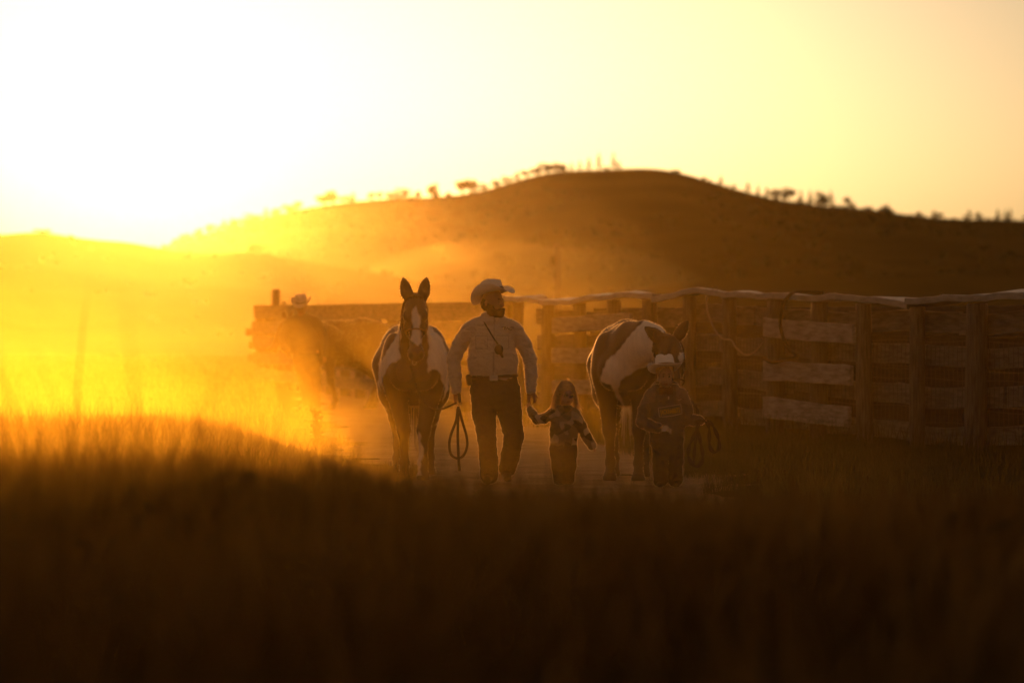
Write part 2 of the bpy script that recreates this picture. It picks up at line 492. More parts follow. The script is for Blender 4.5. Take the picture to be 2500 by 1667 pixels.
def plank(name, d0, d1, z0, z1, hgt, thick, off, mat, parent, n=8, wav=0.01, ragged=0.0, seed=0, h1=None, zoff=None):
    """one board following the fence line from depth d0 to d1, z = its lower edge"""
    r = random.Random(seed)
    V = []; F = []
    h1 = hgt if h1 is None else h1
    ph = r.uniform(0, 6)
    for i in range(n + 1):
        t = i / n; d = d0 + (d1 - d0) * t
        zb = z0 + (z1 - z0) * t + wav * math.sin(t * 5 + ph)
        if zoff: zb += zoff(d)
        h = hgt + (h1 - hgt) * t + r.uniform(-1, 1) * ragged
        w = wav * 0.8 * math.sin(t * 7 + ph * 2)
        for (o, z) in ((off + w, zb + r.uniform(-1, 1) * ragged), (off + thick + w, zb + r.uniform(-1, 1) * ragged), (off + thick + w, zb + h), (off + w, zb + h)):
            V.append(fpt(d, z, o))
    for i in range(n):
        a = i * 4
        for k in range(4):
            F.append((a + k, a + (k + 1) % 4, a + 4 + (k + 1) % 4, a + 4 + k))
    F.append((3, 2, 1, 0)); F.append(tuple(n * 4 + k for k in range(4)))
    o = mesh(name, V, F, mat, parent)
    bv = o.modifiers.new('bevel', 'BEVEL'); bv.width = 0.006; bv.segments = 1; bv.limit_method = 'ANGLE'; bv.angle_limit = R(50)
    return o

def round_post(name, base, top_z, rad, mat, parent, seed, lean=(0, 0)):
    r = random.Random(seed)
    n = 12; V = []; F = []
    zs = [base.z - 0.25, base.z + 0.3, base.z + 0.8, base.z + 1.3, top_z - 0.02, top_z]
    rr = [1.06, 1.03, 1.0, 0.97, 0.95, 0.86]
    jit = [1 + r.uniform(-0.07, 0.07) for _ in range(n)]
    for z, q in zip(zs, rr):
        for k in range(n):
            a = 2 * PI * k / n
            V.append((base.x + math.cos(a) * rad * q * jit[k] + lean[0] * (z - base.z), base.y + math.sin(a) * rad * q * jit[k] + lean[1] * (z - base.z), z))
    for i in range(len(zs) - 1):
        for k in range(n):
            a = i * n + k; b = i * n + (k + 1) % n
            F.append((a, b, b + n, a + n))
    F.append(tuple(range(n - 1, -1, -1))); F.append(tuple((len(zs) - 1) * n + k for k in range(n)))
    return mesh(name, V, F, mat, parent, smooth=True)

fence = empty('corral_fence', fpt(46, 0), 0, 'weathered grey board and post corral fence along the right of the track', 'fence')
def fparent(o):
    o.parent = fence
    o.matrix_parent_inverse = Matrix.Translation(fence.location).inverted()
    return o
POSTS = [38.2, 39.7, 41.15, 42.65, 44.1, 45.5, 46.9, 48.45, 50.0, 51.55, 53.1, 54.7, 56.3, 57.9]
for i, d in enumerate(POSTS):
    g = fpt(d, 0, 0.06); g.z = float(zg(g.x, g.y))
    r_ = random.Random(i)
    fparent(round_post('post', g, cap_z(d) - 0.055, 0.098 + r_.uniform(-0.012, 0.02), M_POST, None, i, (r_.uniform(-.012, .012), r_.uniform(-.01, .01))))
# rails nailed behind the posts, each board spans about two bays and is built on its own
row_z = [(0.18, 0.20), (0.60, 0.225), (1.02, 0.225), (1.38, 0.235)]
k = 0
for ri, (z, h) in enumerate(row_z):
    d = 37.4 + 0.5 * ri
    while d < 57:
        ln = 2.95 + random.uniform(-0.15, 0.15)
        e = min(d + ln, 57.4)
        fparent(plank('rail_board', d, e, z + random.uniform(-.03, .03), z + random.uniform(-.03, .03), h, 0.05, -0.14, M_WOOD, None, n=6, wav=0.012, ragged=0.004, seed=k,
                      zoff=lambda q: (cap_z(q) - 1.79) * 0.6))
        d = e + 0.02; k += 1
# boards further back inside the pen, coloured dark as the shade in the gaps
for ri, (z, h) in enumerate([(-0.03, 0.55), (0.525, 0.385), (0.915, 0.385), (1.305, 0.35)]):
    d = 37.8 + 0.9 * ri
    while d < 57:
        e = min(d + 3.3, 57.3)
        fparent(plank('inner_rail', d, e, z, z, h, 0.05, -0.95 + .03 * (ri % 2), M_GAPSHADE, None, n=4, wav=0.004, seed=k))
        d = e + 0.01; k += 1
# cap boards along the top, warped and lapped
d = 37.0; j = 0
while d < 58.4:
    e = min(d + (3.05 if j % 2 else 2.7), 58.6)
    n = 12; V = []; F = []
    th = 0.055
    for i in range(n + 1):
        t = i / n; q = d - 0.06 + (e - d + 0.06) * t
        z = cap_z(q) + (0.016 if j % 2 else 0.0) + 0.02 * math.sin(t * PI) * (1 if j % 3 else -1)
        tw = 0.02 * math.sin(t * 4 + j)
        for (o, zz) in ((-0.12, z - th + tw), (0.17, z - th - tw - 0.02), (0.17, z - tw), (-0.12, z + tw)):
            V.append(fpt(q, zz, o))
    for i in range(n):
        a = i * 4
        for m_ in range(4): F.append((a + m_, a + (m_ + 1) % 4, a + 4 + (m_ + 1) % 4, a + 4 + m_))
    F.append((3, 2, 1, 0)); F.append(tuple(n * 4 + m_ for m_ in range(4)))
    o = mesh('cap_board', V, F, M_CAP, None)
    bv = o.modifiers.new('bevel', 'BEVEL'); bv.width = 0.008; bv.segments = 2; bv.limit_method = 'ANGLE'; bv.angle_limit = R(50)
    fparent(o)
    d = e; j += 1
# pale boards nailed on the track side of the posts
def face_boards(d0, d1, rows):
    for (z0, z1, h0, h1, a, b) in rows:
        global k
        fparent(plank('face_board', d0 + a, d1 + b, z0, z1, h0, 0.05, 0.165, M_WOOD, None, n=10, wav=0.006, ragged=0.008, seed=k, h1=h1)); k += 1
def dep(px):
    ds = np.linspace(36, 60, 600)
    pp = np.array([1250 + fence_xy(q) * FPX / q for q in ds])
    return float(ds[np.argmin(np.abs(pp - px))])
def hz_(py, d): return CAM_Z - (py - HORIZON) * d / FPX
for (pa, pb, rows) in ((2125, 1903, [((841, 793), (822, 776), 0), ((941, 891), (927, 880), -8), ((1042, 993), (1020, 967), -12)]),
                       (1573, 1382, [((804, 763), (812, 776), 0), ((888, 848), (885, 848), 0), ((965, 928), (960, 926), -20)])):
    for (ra, rb, sh) in rows:
        d0, d1 = dep(pa + sh), dep(pb)
        z0, z1 = hz_(ra[0], d0), hz_(rb[0], d1)
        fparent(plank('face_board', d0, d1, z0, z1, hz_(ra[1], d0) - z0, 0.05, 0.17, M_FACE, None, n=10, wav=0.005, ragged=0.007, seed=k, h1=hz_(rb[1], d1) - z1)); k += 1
# woven wire stapled on the rails
wm = MB()
for z, dd in ((0.52, 0), (0.66, 0), (0.84, 0), (0.985, 0), (1.26, 0), (0.36, 0)):
    pts = [fpt(q, z + 0.012 * math.sin(q * 3.1 + z * 9), -0.075) for q in np.arange(37.4, 56.8, 0.35)]
    wm.tube(pts, 0.0045, n=4, caps=False)
q = 37.4
while q < 56.8:
    wm.tube([fpt(q + 0.01 * math.sin(zz * 9 + q), zz, -0.078) for zz in (0.34, 0.55, 0.75, 0.98, 1.27)], 0.0042, n=3, caps=False)
    q += 0.115
o = wm.build('woven_wire', M_WIRE); o['kind'] = 'stuff'; fparent(o)
# wire ends sticking up from the cap
for i, (d_, h_, l_) in enumerate(((dep(2292), .10, .09), (dep(2035), .07, .0), (dep(2022), .06, .015), (dep(1760), .085, .0), (dep(1751), .08, -.01), (dep(1536), .09, 0), (dep(1544), .08, 0))):
    b = MB(); p0 = fpt(d_, cap_z(d_) - 0.01, 0.05)
    b.tube([p0, p0 + Vector((l_ * 0.5, 0, h_ * 0.5)), p0 + Vector((l_, 0, h_))], 0.006, n=5)
    fparent(b.build('wire_end', M_WIRE))

# loop of black hose hung over the cap
dh = dep(2020)
def fp_px(px, py, off=0.27):
    d_ = dep(px); p = fpt(d_, 0, off); return Vector((p.x, p.y, hz_(py, d_)))
loop = [fp_px(2018, 714, .05), fp_px(2005, 712), fp_px(1985, 716), (fp_px(1966, 738)), fp_px(1957, 770), fp_px(1957, 800), fp_px(1965, 830), fp_px(1982, 857), fp_px(1999, 868), fp_px(1975, 876), fp_px(1935, 884), fp_px(1912, 875, .24)]
b = MB(); b.tube(catmull(loop, 8), 0.021, n=8)
tag(b.build('hose', M_HOSE, smooth=True), 'black hose looped over the fence cap beside the three pale boards', 'hose')
# rope sagging between the posts
rp = [fp_px(1757, 722, .18), fp_px(1764, 760, .2), fp_px(1778, 800, .2), fp_px(1798, 826, .19), fp_px(1818, 830, .18), fp_px(1838, 850, .21), fp_px(1860, 866, .21), fp_px(1880, 860, .21), fp_px(1900, 838, .21), fp_px(1908, 829, .24)]
b = MB(); b.tube(catmull(rp, 8), 0.011, n=6)
tag(b.build('rope', M_PALEROPE, smooth=True), 'old rope sagging between fence posts right of the piebald horse', 'rope')

# ------------------------------------------------------------------ far fence behind the rear rider
ffence = empty('pen_fence', (-2.8, 71, 0), 0, 'far board pen fence in dust behind the rear person, with one tall post', 'fence')
def ff(o):
    o.parent = ffence; o.matrix_parent_inverse = Matrix.Translation(ffence.location).inverted(); return o
A, B = Vector((0.05, 57.9, 0)), Vector((-5.55, 85.0, 0))
fd = (B - A).normalized(); fn = Vector((-fd.y, fd.x, 0)); L_ = (B - A).length
if fn.x > 0: fn = -fn
def ffp(s, z, off=0): 
    p = A + fd * s + fn * off; p.z = z; return p
s_ = 0.3; i = 0
while s_ < L_:
    g = ffp(s_, 0, 0); g.z = float(zg(g.x, g.y))
    ff(round_post('post', g, 1.70 + 0.02 * math.sin(i * 2.3), 0.10, M_POST, None, 50 + i)); s_ += 1.75; i += 1
def ffboard(s0, s1, z0, h, off=0.12, th=0.045, nm='rail_board'):
    b = MB(); V = []
    for s__ in (s0, s1):
        for (o_, z_) in ((off, z0), (off + th, z0), (off + th, z0 + h), (off, z0 + h)): V.append(ffp(s__, z_, o_))
    b.add(V, [(0, 1, 5, 4), (1, 2, 6, 5), (2, 3, 7, 6), (3, 0, 4, 7), (3, 2, 1, 0), (4, 5, 6, 7)])
    ff(b.build(nm, M_WOOD))
for ri, (z, h) in enumerate(((1.46, .27), (1.16, .26), (0.84, .26), (0.5, .25), (0.16, .22))):
    s0 = 0.0; q = 0
    while s0 < L_:
        s1 = min(s0 + 3.5, L_ + (0.35 if ri in (1, 2, 3) else 0.0) if s0 + 3.5 >= L_ else s0 + 3.5)
        ffboard(s0, s1 - 0.02, z + random.uniform(-.02, .02), h); s0 += 3.5
s0 = 0.0
while s0 < L_:
    ffboard(s0, min(s0 + 3.5, L_) - .02, 1.705, 0.05, -0.1, 0.28, 'cap_board'); s0 += 3.5
# gate end: a square frame facing the camera at the far end with board ends sticking out
e0 = B + Vector((-0.1, 0, 0))
for (dx, w) in ((0.05, 0.16), (0.62, 0.14)):
    g = e0 + Vector((dx, 0.25, 0)); b = MB(); b.box((g.x, g.y, 0.85), (w, 0.16, 1.74)); ff(b.build('gate_post', M_POST))
for (z, x0, x1) in ((1.60, -0.02, 1.2), (1.17, -0.27, 1.2), (0.88, -0.20, 1.2), (0.60, -0.22, 1.2), (0.3, 0, 1.2)):
    b = MB(); b.box((e0.x + (x0 + x1) / 2, e0.y + 0.38, z), (x1 - x0, 0.05, 0.16 if z < 1.5 else 0.26)); ff(b.build('gate_board', M_WOOD))
g = P(673, 750, 84.0); g.z = 0
b = MB(); b.tube([(g.x, g.y, -.2), (g.x, g.y, 1.2), (g.x + .01, g.y, 2.08), (g.x + .01, g.y, 2.12)], [.095, .09, .088, .07], n=10); ff(b.build('tall_post', M_POST, smooth=True))
g = P(696, 750, 83.0); g.z = 0
b = MB(); b.tube([(g.x + .03, g.y, 1.2), (g.x, g.y, 1.6), (g.x - .04, g.y, 1.85)], [.05, .05, .045], n=7); ff(b.build('stake', M_POST, smooth=True))

# ------------------------------------------------------------------ utility pole
pp = P(1361, 769, 250.0); zt = P(1361, 598, 250).z
up = empty('utility_pole', (pp.x, pp.y, 0), 0, 'wooden utility pole standing in the valley mist behind the fence', 'utility pole')
b = MB(); b.tube([(0, 0, -0.5), (0, 0, 3), (0.02, 0, zt)], [.22, .20, .18], n=10); b.build('pole', M_POST, up, True)
b = MB(); b.box((-0.32, -0.16, zt - 0.22), (1.15, 0.11, 0.13)); b.build('crossarm', M_POST, up)
for dx in (-0.8, -0.45, 0.15):
    b = MB(); b.tube([(dx, -0.16, zt - .16), (dx, -.16, zt - .08), (dx, -.16, zt + .0)], [.03, .05, .03], n=8); b.build('insulator', M_HOSE, up, True)
b = MB(); b.tube([(-0.28, -0.18, zt - 1.35), (-0.28, -.18, zt - 1.3), (-0.28, -.18, zt - 0.75), (-0.28, -.18, zt - .7)], [.12, .16, .16, .1], n=10); b.build('transformer_can', M_HOSE, up, True)

# ------------------------------------------------------------------ trees on the ridges
def crown_mesh(kind, h, w, seed):
    r = np.random.default_rng(seed)
    V = []; F = []
    n = 230 if kind == 'round' else 200
    lobes = [(r.uniform(-.28, .28) * w, r.uniform(-.28, .28) * w, h * r.uniform(.24, .74), r.uniform(.2, .32) * w) for _ in range(6)]
    for i in range(n):
        if kind == 'pine':
            t = r.uniform(0.12, 1.0) ** 0.9
            rad = w * 0.5 * (1.03 - t) * (0.65 + 0.5 * abs(math.sin(t * 17 + seed)))
            a = r.uniform(0, 2 * PI); q = math.sqrt(r.uniform(0.05, 1)) * rad
            c = np.array([math.cos(a) * q, math.sin(a) * q, t * h - 0.12 * q])
            sz = h * 0.06 * (1.25 - 0.7 * t)
        else:
            lx, ly, lz, lr = lobes[i % 6]
            v = r.normal(size=3); v /= np.linalg.norm(v); v *= lr * r.uniform(.35, 1.08)
            c = np.array([lx, ly, lz]) + v * np.array([1, 1, .8]); sz = h * 0.075
        u = r.normal(size=3); u /= np.linalg.norm(u); v2 = np.cross(u, r.normal(size=3)); v2 /= np.linalg.norm(v2)
        m_ = len(V)
        s1, s2 = sz * r.uniform(.7, 1.4), sz * r.uniform(.5, 1.0)
        V += [c - u * s1, c + v2 * s2, c + u * s1, c - v2 * s2]
        F.append((m_, m_ + 1, m_ + 2, m_ + 3))
    return V, F

CROWNS = {}
def tree(name, base, h, w, kind, label, group, seed):
    root = empty(name, base, random.uniform(0, 6.28), label, 'tree' if h > 2.2 else 'shrub', group)
    key = (kind, seed % 6)
    if key not in CROWNS:
        V, F = crown_mesh(kind, 1.0, 1.0, seed % 6 + 11)
        o = mesh('crown', V, F, M_LEAF, root)
        b = MB(); b.tube([(0, 0, -.08), (0.01, 0, .2), (-0.01, 0.01, .45), (0, 0, .8)], [.05, .04, .028, .008], n=6)
        for a in range(4):
            b.tube([(0, 0, .25 + a * .1), (math.cos(a * 2.2) * .2, math.sin(a * 2.2) * .2, .42 + a * .1)], [.02, .006], n=4)
        t = b.build('trunk', M_BARK, root)
        CROWNS[key] = (o.data, t.data)
    else:
        for nm, dt in zip(('crown', 'trunk'), CROWNS[key]):
            link(bpy.data.objects.new(nm, dt), root)
    root.scale = (w, w, h)
    return root
# (px, height px, width px, kind) along the big hill's skyline
RT = [(455, 22, 34, 'r'), (488, 24, 30, 'r'), (520, 22, 30, 'r'), (548, 25, 22, 'p'), (580, 22, 32, 'r'), (612, 24, 30, 'r'), (650, 26, 22, 'p'), (678, 20, 30, 'r'), (705, 20, 30, 'r'), (730, 22, 34, 'r'),
      (790, 30, 42, 'r'), (812, 34, 36, 'r'), (845, 20, 34, 'r'), (862, 24, 18, 'p'), (912, 14, 24, 'r'), (930, 16, 20, 'r'), (955, 16, 24, 'r'), (982, 26, 34, 'r'), (1020, 14, 20, 'r'), (1057, 36, 28, 'r'), (1062, 30, 24, 'p'),
      (1130, 36, 40, 'r'), (1148, 38, 42, 'r'), (1175, 20, 30, 'r'), (1212, 18, 30, 'r'), (1240, 18, 26, 'r'), (1262, 22, 20, 'p'), (1285, 18, 30, 'r'), (1310, 22, 34, 'r'), (1335, 26, 44, 'r'), (1360, 26, 40, 'r'), (1378, 20, 22, 'r'),
      (1395, 22, 12, 'p'), (1415, 24, 13, 'p'), (1438, 30, 16, 'p'), (1462, 42, 14, 'p'), (1498, 40, 15, 'p'), (1511, 18, 14, 'p'), (1760, 22, 13, 'p'), (1826, 26, 15, 'p'), (1851, 26, 10, 'p'), (1872, 26, 14, 'p'), (1892, 30, 22, 'r'), (1908, 34, 24, 'r'), (1932, 34, 26, 'r'),
      (1955, 32, 13, 'p'), (1978, 34, 15, 'p'), (2002, 36, 22, 'r'), (2012, 32, 24, 'r'), (2028, 38, 17, 'p'), (2066, 28, 17, 'r'), (2167, 17, 18, 'p'), (2280, 20, 16, 'p'), (2366, 24, 17, 'p'), (2388, 22, 15, 'r'), (2436, 26, 15, 'p'), (2455, 26, 12, 'p'), (2466, 28, 12, 'p')]
def zone(px):
    if px < 760: return 'in the glow at the hill\'s left end'
    if px < 1100: return 'on the saddle left of the hill'
    if px < 1400: return 'on the left shoulder of the hill'
    if px < 1560: return 'by the rounded top of the hill'
    if px < 2100: return 'in the row down the right slope'
    return 'on the ridge at the far right'
s_m = FPX / D_HILL
order = {}
for (px, hp, wp, kd) in RT: order.setdefault((zone(px), kd), []).append(px)
words = ['first', 'second', 'third', 'fourth', 'fifth', 'sixth', 'seventh', 'eighth', 'ninth', 'tenth', 'eleventh', 'twelfth', 'thirteenth', 'fourteenth']
for i, (px, hp, wp, kd) in enumerate(RT):
    base = Vector(((px - 1250) * D_HILL / FPX, D_HILL, hill_z(px) - 0.12))
    lst = sorted(order[(zone(px), kd)]); w_ = words[lst.index(px)]
    kn = 'slim dark pine' if kd == 'p' else 'bushy dark tree'
    tree('pine_tree' if kd == 'p' else 'tree', base, max(2.3, hp / s_m * 1.08), wp / s_m * (1.7 if kd == 'p' else 1.3), 'pine' if kd == 'p' else 'round', f'{kn}, {w_} from left {zone(px)}', 'trees on the skyline', i)
# trees and shrubs on the slopes below
for (px, py, d_, hp, wp, kd, lb) in ((632, 612, D_NEAR, 26, 46, 'r', 'rounded bush on the crest of the near left hill'),
                                     (100, 566, D_NEAR, 14, 44, 'r', 'low bush on the near hill at the far left'),
                                     (1790, 640, 640.0, 48, 50, 'r', 'bushy tree at the foot of the hill right of the pole'),
                                     (1735, 645, 640.0, 38, 44, 'r', 'smaller bushy tree left of the tree pair on the slope'),
                                     (2002, 668, 560.0, 42, 46, 'r', 'left one of the two dark trees above the hose loop'),
                                     (2075, 694, 500.0, 84, 66, 'r', 'largest dark tree on the slope above the fence'),
                                     (2402, 662, 560.0, 38, 36, 'r', 'lone dark tree on the slope at the far right')):
    b_ = P(px, py, d_)
    if d_ == D_NEAR: b_.z = nhill_z(px) - 0.1
    else: b_.z = min(b_.z, 99)
    s__ = FPX / d_
    tree('tree', b_, hp / s__, wp / s__ * 1.15, 'round', lb, 'trees on the slopes', 60 + px)

# scrub scattered over the slopes: one mass of low clumps
def scrub(name, n, dist, front, zx, zz, x0, x1, label, seed, size, ex=1.35):
    r = np.random.default_rng(seed); V = []; F = []
    for i in range(n):
        x = r.uniform(x0, x1); t = r.uniform(.02, .9) ** 1.2
        if math.sin(x * .06 + seed) * math.sin(t * 9 + x * .02) < r.uniform(-.8, .6): continue
        h = float(np.interp(x, zx, zz)); pr = (1 - t) ** ex
        z = h * pr - 2.0 * (1 - pr); y = dist - t * front; sz = size * r.uniform(.5, 1.6)
        for k in range(9):
            c = np.array([x, y, z]) + r.normal(0, 1, 3) * np.array([.55, .55, .28]) * sz + np.array([0, 0, .3 * sz])
            u = r.normal(size=3); u /= np.linalg.norm(u); v = np.cross(u, r.normal(size=3)); v /= np.linalg.norm(v)
            m_ = len(V); V += [c - u * sz * .5, c + v * sz * .35, c + u * sz * .5, c - v * sz * .35]; F.append((m_, m_ + 1, m_ + 2, m_ + 3))
    return tag(mesh(name, V, F, M_LEAF), label, 'scrub', kind='stuff')
scrub('scrub', 2600, D_HILL, 520, HX, HZ, -95, 150, 'dark scrub scattered over the slope of the big hill', 3, 1.1)
scrub('scrub', 260, D_NEAR, 190, NX, NZ, -60, 8, 'low scrub on the near left hill', 4, .4)

# ------------------------------------------------------------------ smooth-union modelling of bodies
class Body:
    """continuous surface grown from tapered, blended limbs (signed distance + surface nets)"""
    def __init__(s): s.P = []
    def cap(s, a, b, ra, rb=None, k=0.03, fl=None):
        s.P.append(('c', np.array(a, float), np.array(b, float), ra, ra if rb is None else rb, k, fl)); return s
    def ell(s, c, r, k=0.03, rot=None):
        s.P.append(('e', np.array(c, float), np.array(r, float), None if rot is None else np.array(rot, float), None, k, None)); return s
    def cut(s, c, r, k=0.01, rot=None):
        s.P.append(('x', np.array(c, float), np.array(r, float), None if rot is None else np.array(rot, float), None, k, None)); return s
    def chain(s, pts, rad, k=0.03, fl=None):
        for i in range(len(pts) - 1): s.cap(pts[i], pts[i + 1], rad[i], rad[i + 1], k, fl)
        return s
    def bounds(s, pad):
        lo = np.full(3, 1e9); hi = -lo
        for p in s.P:
            if p[0] == 'c':
                m = max(p[3], p[4]) * (max(1, p[6][1]) if p[6] else 1)
                lo = np.minimum(lo, np.minimum(p[1], p[2]) - m); hi = np.maximum(hi, np.maximum(p[1], p[2]) + m)
            elif p[0] == 'e':
                m = max(p[2]); lo = np.minimum(lo, p[1] - m); hi = np.maximum(hi, p[1] + m)
        return lo - pad, hi + pad
    def dist(s, prim, X, Y, Z):
        if prim[0] == 'c':
            _, a, b, ra, rb, k, fl = prim
            ba = b - a; L2 = float(ba @ ba) + 1e-12
            px, py, pz = X - a[0], Y - a[1], Z - a[2]
            t = np.clip((px * ba[0] + py * ba[1] + pz * ba[2]) / L2, 0, 1)
            wx, wy, wz = px - t * ba[0], py - t * ba[1], pz - t * ba[2]
            sc = 1.0
            if fl:
                u, f = np.array(fl[0], float), fl[1]; u = u / np.linalg.norm(u)
                q = (wx * u[0] + wy * u[1] + wz * u[2]) * (1 / f - 1)
                wx, wy, wz = wx + u[0] * q, wy + u[1] * q, wz + u[2] * q; sc = min(1, f) ** 0.5
            return (np.sqrt(wx * wx + wy * wy + wz * wz) - (ra + (rb - ra) * t)) * sc
        _, c, r, rot, _, k, _ = prim
        x, y, z = X - c[0], Y - c[1], Z - c[2]
        if rot is not None:
            x, y, z = (rot[0, 0] * x + rot[1, 0] * y + rot[2, 0] * z, rot[0, 1] * x + rot[1, 1] * y + rot[2, 1] * z, rot[0, 2] * x + rot[1, 2] * y + rot[2, 2] * z)
        k0 = np.sqrt((x / r[0]) ** 2 + (y / r[1]) ** 2 + (z / r[2]) ** 2)
        k1 = np.sqrt((x / r[0] ** 2) ** 2 + (y / r[1] ** 2) ** 2 + (z / r[2] ** 2) ** 2) + 1e-9
        return k0 * (k0 - 1) / k1
    def field(s, res, inflate=0.0, disp=None):
        lo, hi = s.bounds(0.03 + inflate)
        n = np.ceil((hi - lo) / res).astype(int) + 2
        ax = [(lo[i] + np.arange(n[i]) * res).astype(np.float32) for i in range(3)]
        D = np.full(n, 0.5, dtype=np.float32)
        for p in s.P:
            if p[0] == 'c':
                m = max(p[3], p[4]) * (max(1, p[6][1]) if p[6] else 1); a, b = np.minimum(p[1], p[2]) - m, np.maximum(p[1], p[2]) + m
            else:
                m = max(p[2]); a, b = p[1] - m, p[1] + m
            mg = p[5] * 2 + 0.05 + inflate
            i0 = np.clip(np.floor((a - mg - lo) / res).astype(int), 0, n - 1); i1 = np.clip(np.ceil((b + mg - lo) / res).astype(int) + 1, 1, n)
            sl = tuple(slice(i0[i], i1[i]) for i in range(3))
            X = ax[0][sl[0]][:, None, None]; Y = ax[1][sl[1]][None, :, None]; Z = ax[2][sl[2]][None, None, :]
            d = s.dist(p, X, Y, Z).astype(np.float32); k = p[5]
            cur = D[sl]
            if p[0] == 'x':
                h = np.clip(0.5 - 0.5 * (cur + d) / k, 0, 1)
                D[sl] = cur * (1 - h) + (-d) * h + k * h * (1 - h)
            else:
                h = np.clip(0.5 + 0.5 * (cur - d) / k, 0, 1)
                D[sl] = cur * (1 - h) + d * h - k * h * (1 - h)
        D -= inflate
        if disp is not None:
            D += disp(ax[0][:, None, None], ax[1][None, :, None], ax[2][None, None, :]).astype(np.float32)
        return D, lo, ax
    def mesh_data(s, res, inflate=0.0, disp=None, clip=None):
        D, lo, ax = s.field(res, inflate, disp)
        if clip is not None:
            D = np.maximum(D, clip(ax[0][:, None, None], ax[1][None, :, None], ax[2][None, None, :]).astype(np.float32))
        return surface_nets(D, lo, res)

def surface_nets(D, lo, res):
    S = D < 0
    nx, ny, nz = D.shape
    c = S[:-1, :-1, :-1].astype(np.int8).copy()
    for (i, j, k) in ((1, 0, 0), (0, 1, 0), (1, 1, 0), (0, 0, 1), (1, 0, 1), (0, 1, 1), (1, 1, 1)):
        c += S[i:nx - 1 + i, j:ny - 1 + j, k:nz - 1 + k]
    act = np.argwhere((c > 0) & (c < 8))
    idx = -np.ones((nx - 1, ny - 1, nz - 1), dtype=np.int64)
    idx[act[:, 0], act[:, 1], act[:, 2]] = np.arange(len(act))
    acc = np.zeros((len(act), 3)); cnt = np.zeros(len(act))
    cor = [(0, 0, 0), (1, 0, 0), (0, 1, 0), (1, 1, 0), (0, 0, 1), (1, 0, 1), (0, 1, 1), (1, 1, 1)]
    val = [D[act[:, 0] + a, act[:, 1] + b, act[:, 2] + e] for a, b, e in cor]
    for a in range(8):
        for b in range(a + 1, 8):
            if sum(abs(cor[a][q] - cor[b][q]) for q in range(3)) != 1: continue
            m = (val[a] < 0) != (val[b] < 0)
            t = np.where(m, val[a] / (val[a] - val[b] + 1e-12), 0)
            pos = np.array(cor[a])[None, :] + t[:, None] * (np.array(cor[b]) - np.array(cor[a]))[None, :]
            acc += np.where(m[:, None], pos, 0); cnt += m
    V = lo + (act + acc / cnt[:, None]) * res
    Fs = []
    for ax_ in range(3):
        sl0 = [slice(None)] * 3; sl1 = [slice(None)] * 3
        sl0[ax_] = slice(0, -1); sl1[ax_] = slice(1, None)
        s0, s1 = S[tuple(sl0)], S[tuple(sl1)]
        e = np.argwhere(s0 != s1)
        u, v = (ax_ + 1) % 3, (ax_ + 2) % 3
        ok = (e[:, u] > 0) & (e[:, v] > 0) & (e[:, u] < D.shape[u] - 1) & (e[:, v] < D.shape[v] - 1)
        e = e[ok]
        flip = s1[e[:, 0], e[:, 1], e[:, 2]]
        def at(du, dv):
            q = e.copy(); q[:, u] += du; q[:, v] += dv
            return idx[q[:, 0], q[:, 1], q[:, 2]]
        f = np.stack([at(-1, -1), at(0, -1), at(0, 0), at(-1, 0)], 1)
        f[flip] = f[flip][:, ::-1]
        Fs.append(f)
    F = np.concatenate(Fs)
    F = F[(F >= 0).all(1)]
    return V, F

def rotz(a): return np.array([[math.cos(a), -math.sin(a), 0], [math.sin(a), math.cos(a), 0], [0, 0, 1.0]])
def rotx(a): return np.array([[1.0, 0, 0], [0, math.cos(a), -math.sin(a)], [0, math.sin(a), math.cos(a)]])
def roty(a): return np.array([[math.cos(a), 0, math.sin(a)], [0, 1.0, 0], [-math.sin(a), 0, math.cos(a)]])

def in_poly(px, py, poly):
    r = np.zeros(len(px), bool); n = len(poly); j = n - 1
    for i in range(n):
        xi, yi = poly[i]; xj, yj = poly[j]
        c = ((yi > py) != (yj > py)) & (px < (xj - xi) * (py - yi) / (yj - yi + 1e-12) + xi)
        r ^= c; j = i
    return r

def wrinkle(amp, f=1.0, seed=0.0):
    def g(x, y, z):
        return amp * (0.6 * np.sin(f * (13 * x + 31 * z + 9 * y) + seed + 1.7 * np.sin(f * (17 * x - 8 * z) + seed)) +
                      0.5 * np.sin(f * (41 * z - 22 * x + 19 * y) + 2 * seed + 1.3 * np.sin(f * 23 * z)) * np.sin(f * (9 * x + 7 * z) + seed) +
                      0.25 * np.sin(f * (70 * z + 30 * x) + 2 * np.sin(f * 25 * x)))
    return g

def strands(curves, w0, w1=0.0):
    """locks of hair: each a flat tapering ribbon"""
    b = MB(); r = random.Random(77)
    for c in curves:
        c = [Vector(p) for p in c]; n = len(c)
        ax = Vector((r.gauss(0, 1), r.gauss(0, .5), r.gauss(0, .3)))
        V = []
        for i, p in enumerate(c):
            t = (c[min(i + 1, n - 1)] - c[max(i - 1, 0)]).normalized()
            s_ = (ax - t * ax.dot(t)).normalized() * (w0 * (1 - i / (n - 1)) + w1 * (i / (n - 1)) + .0008)
            V += [p - s_, p + s_]
        b.add(V, [(2 * i, 2 * i + 1, 2 * i + 3, 2 * i + 2) for i in range(n - 1)])
    return b

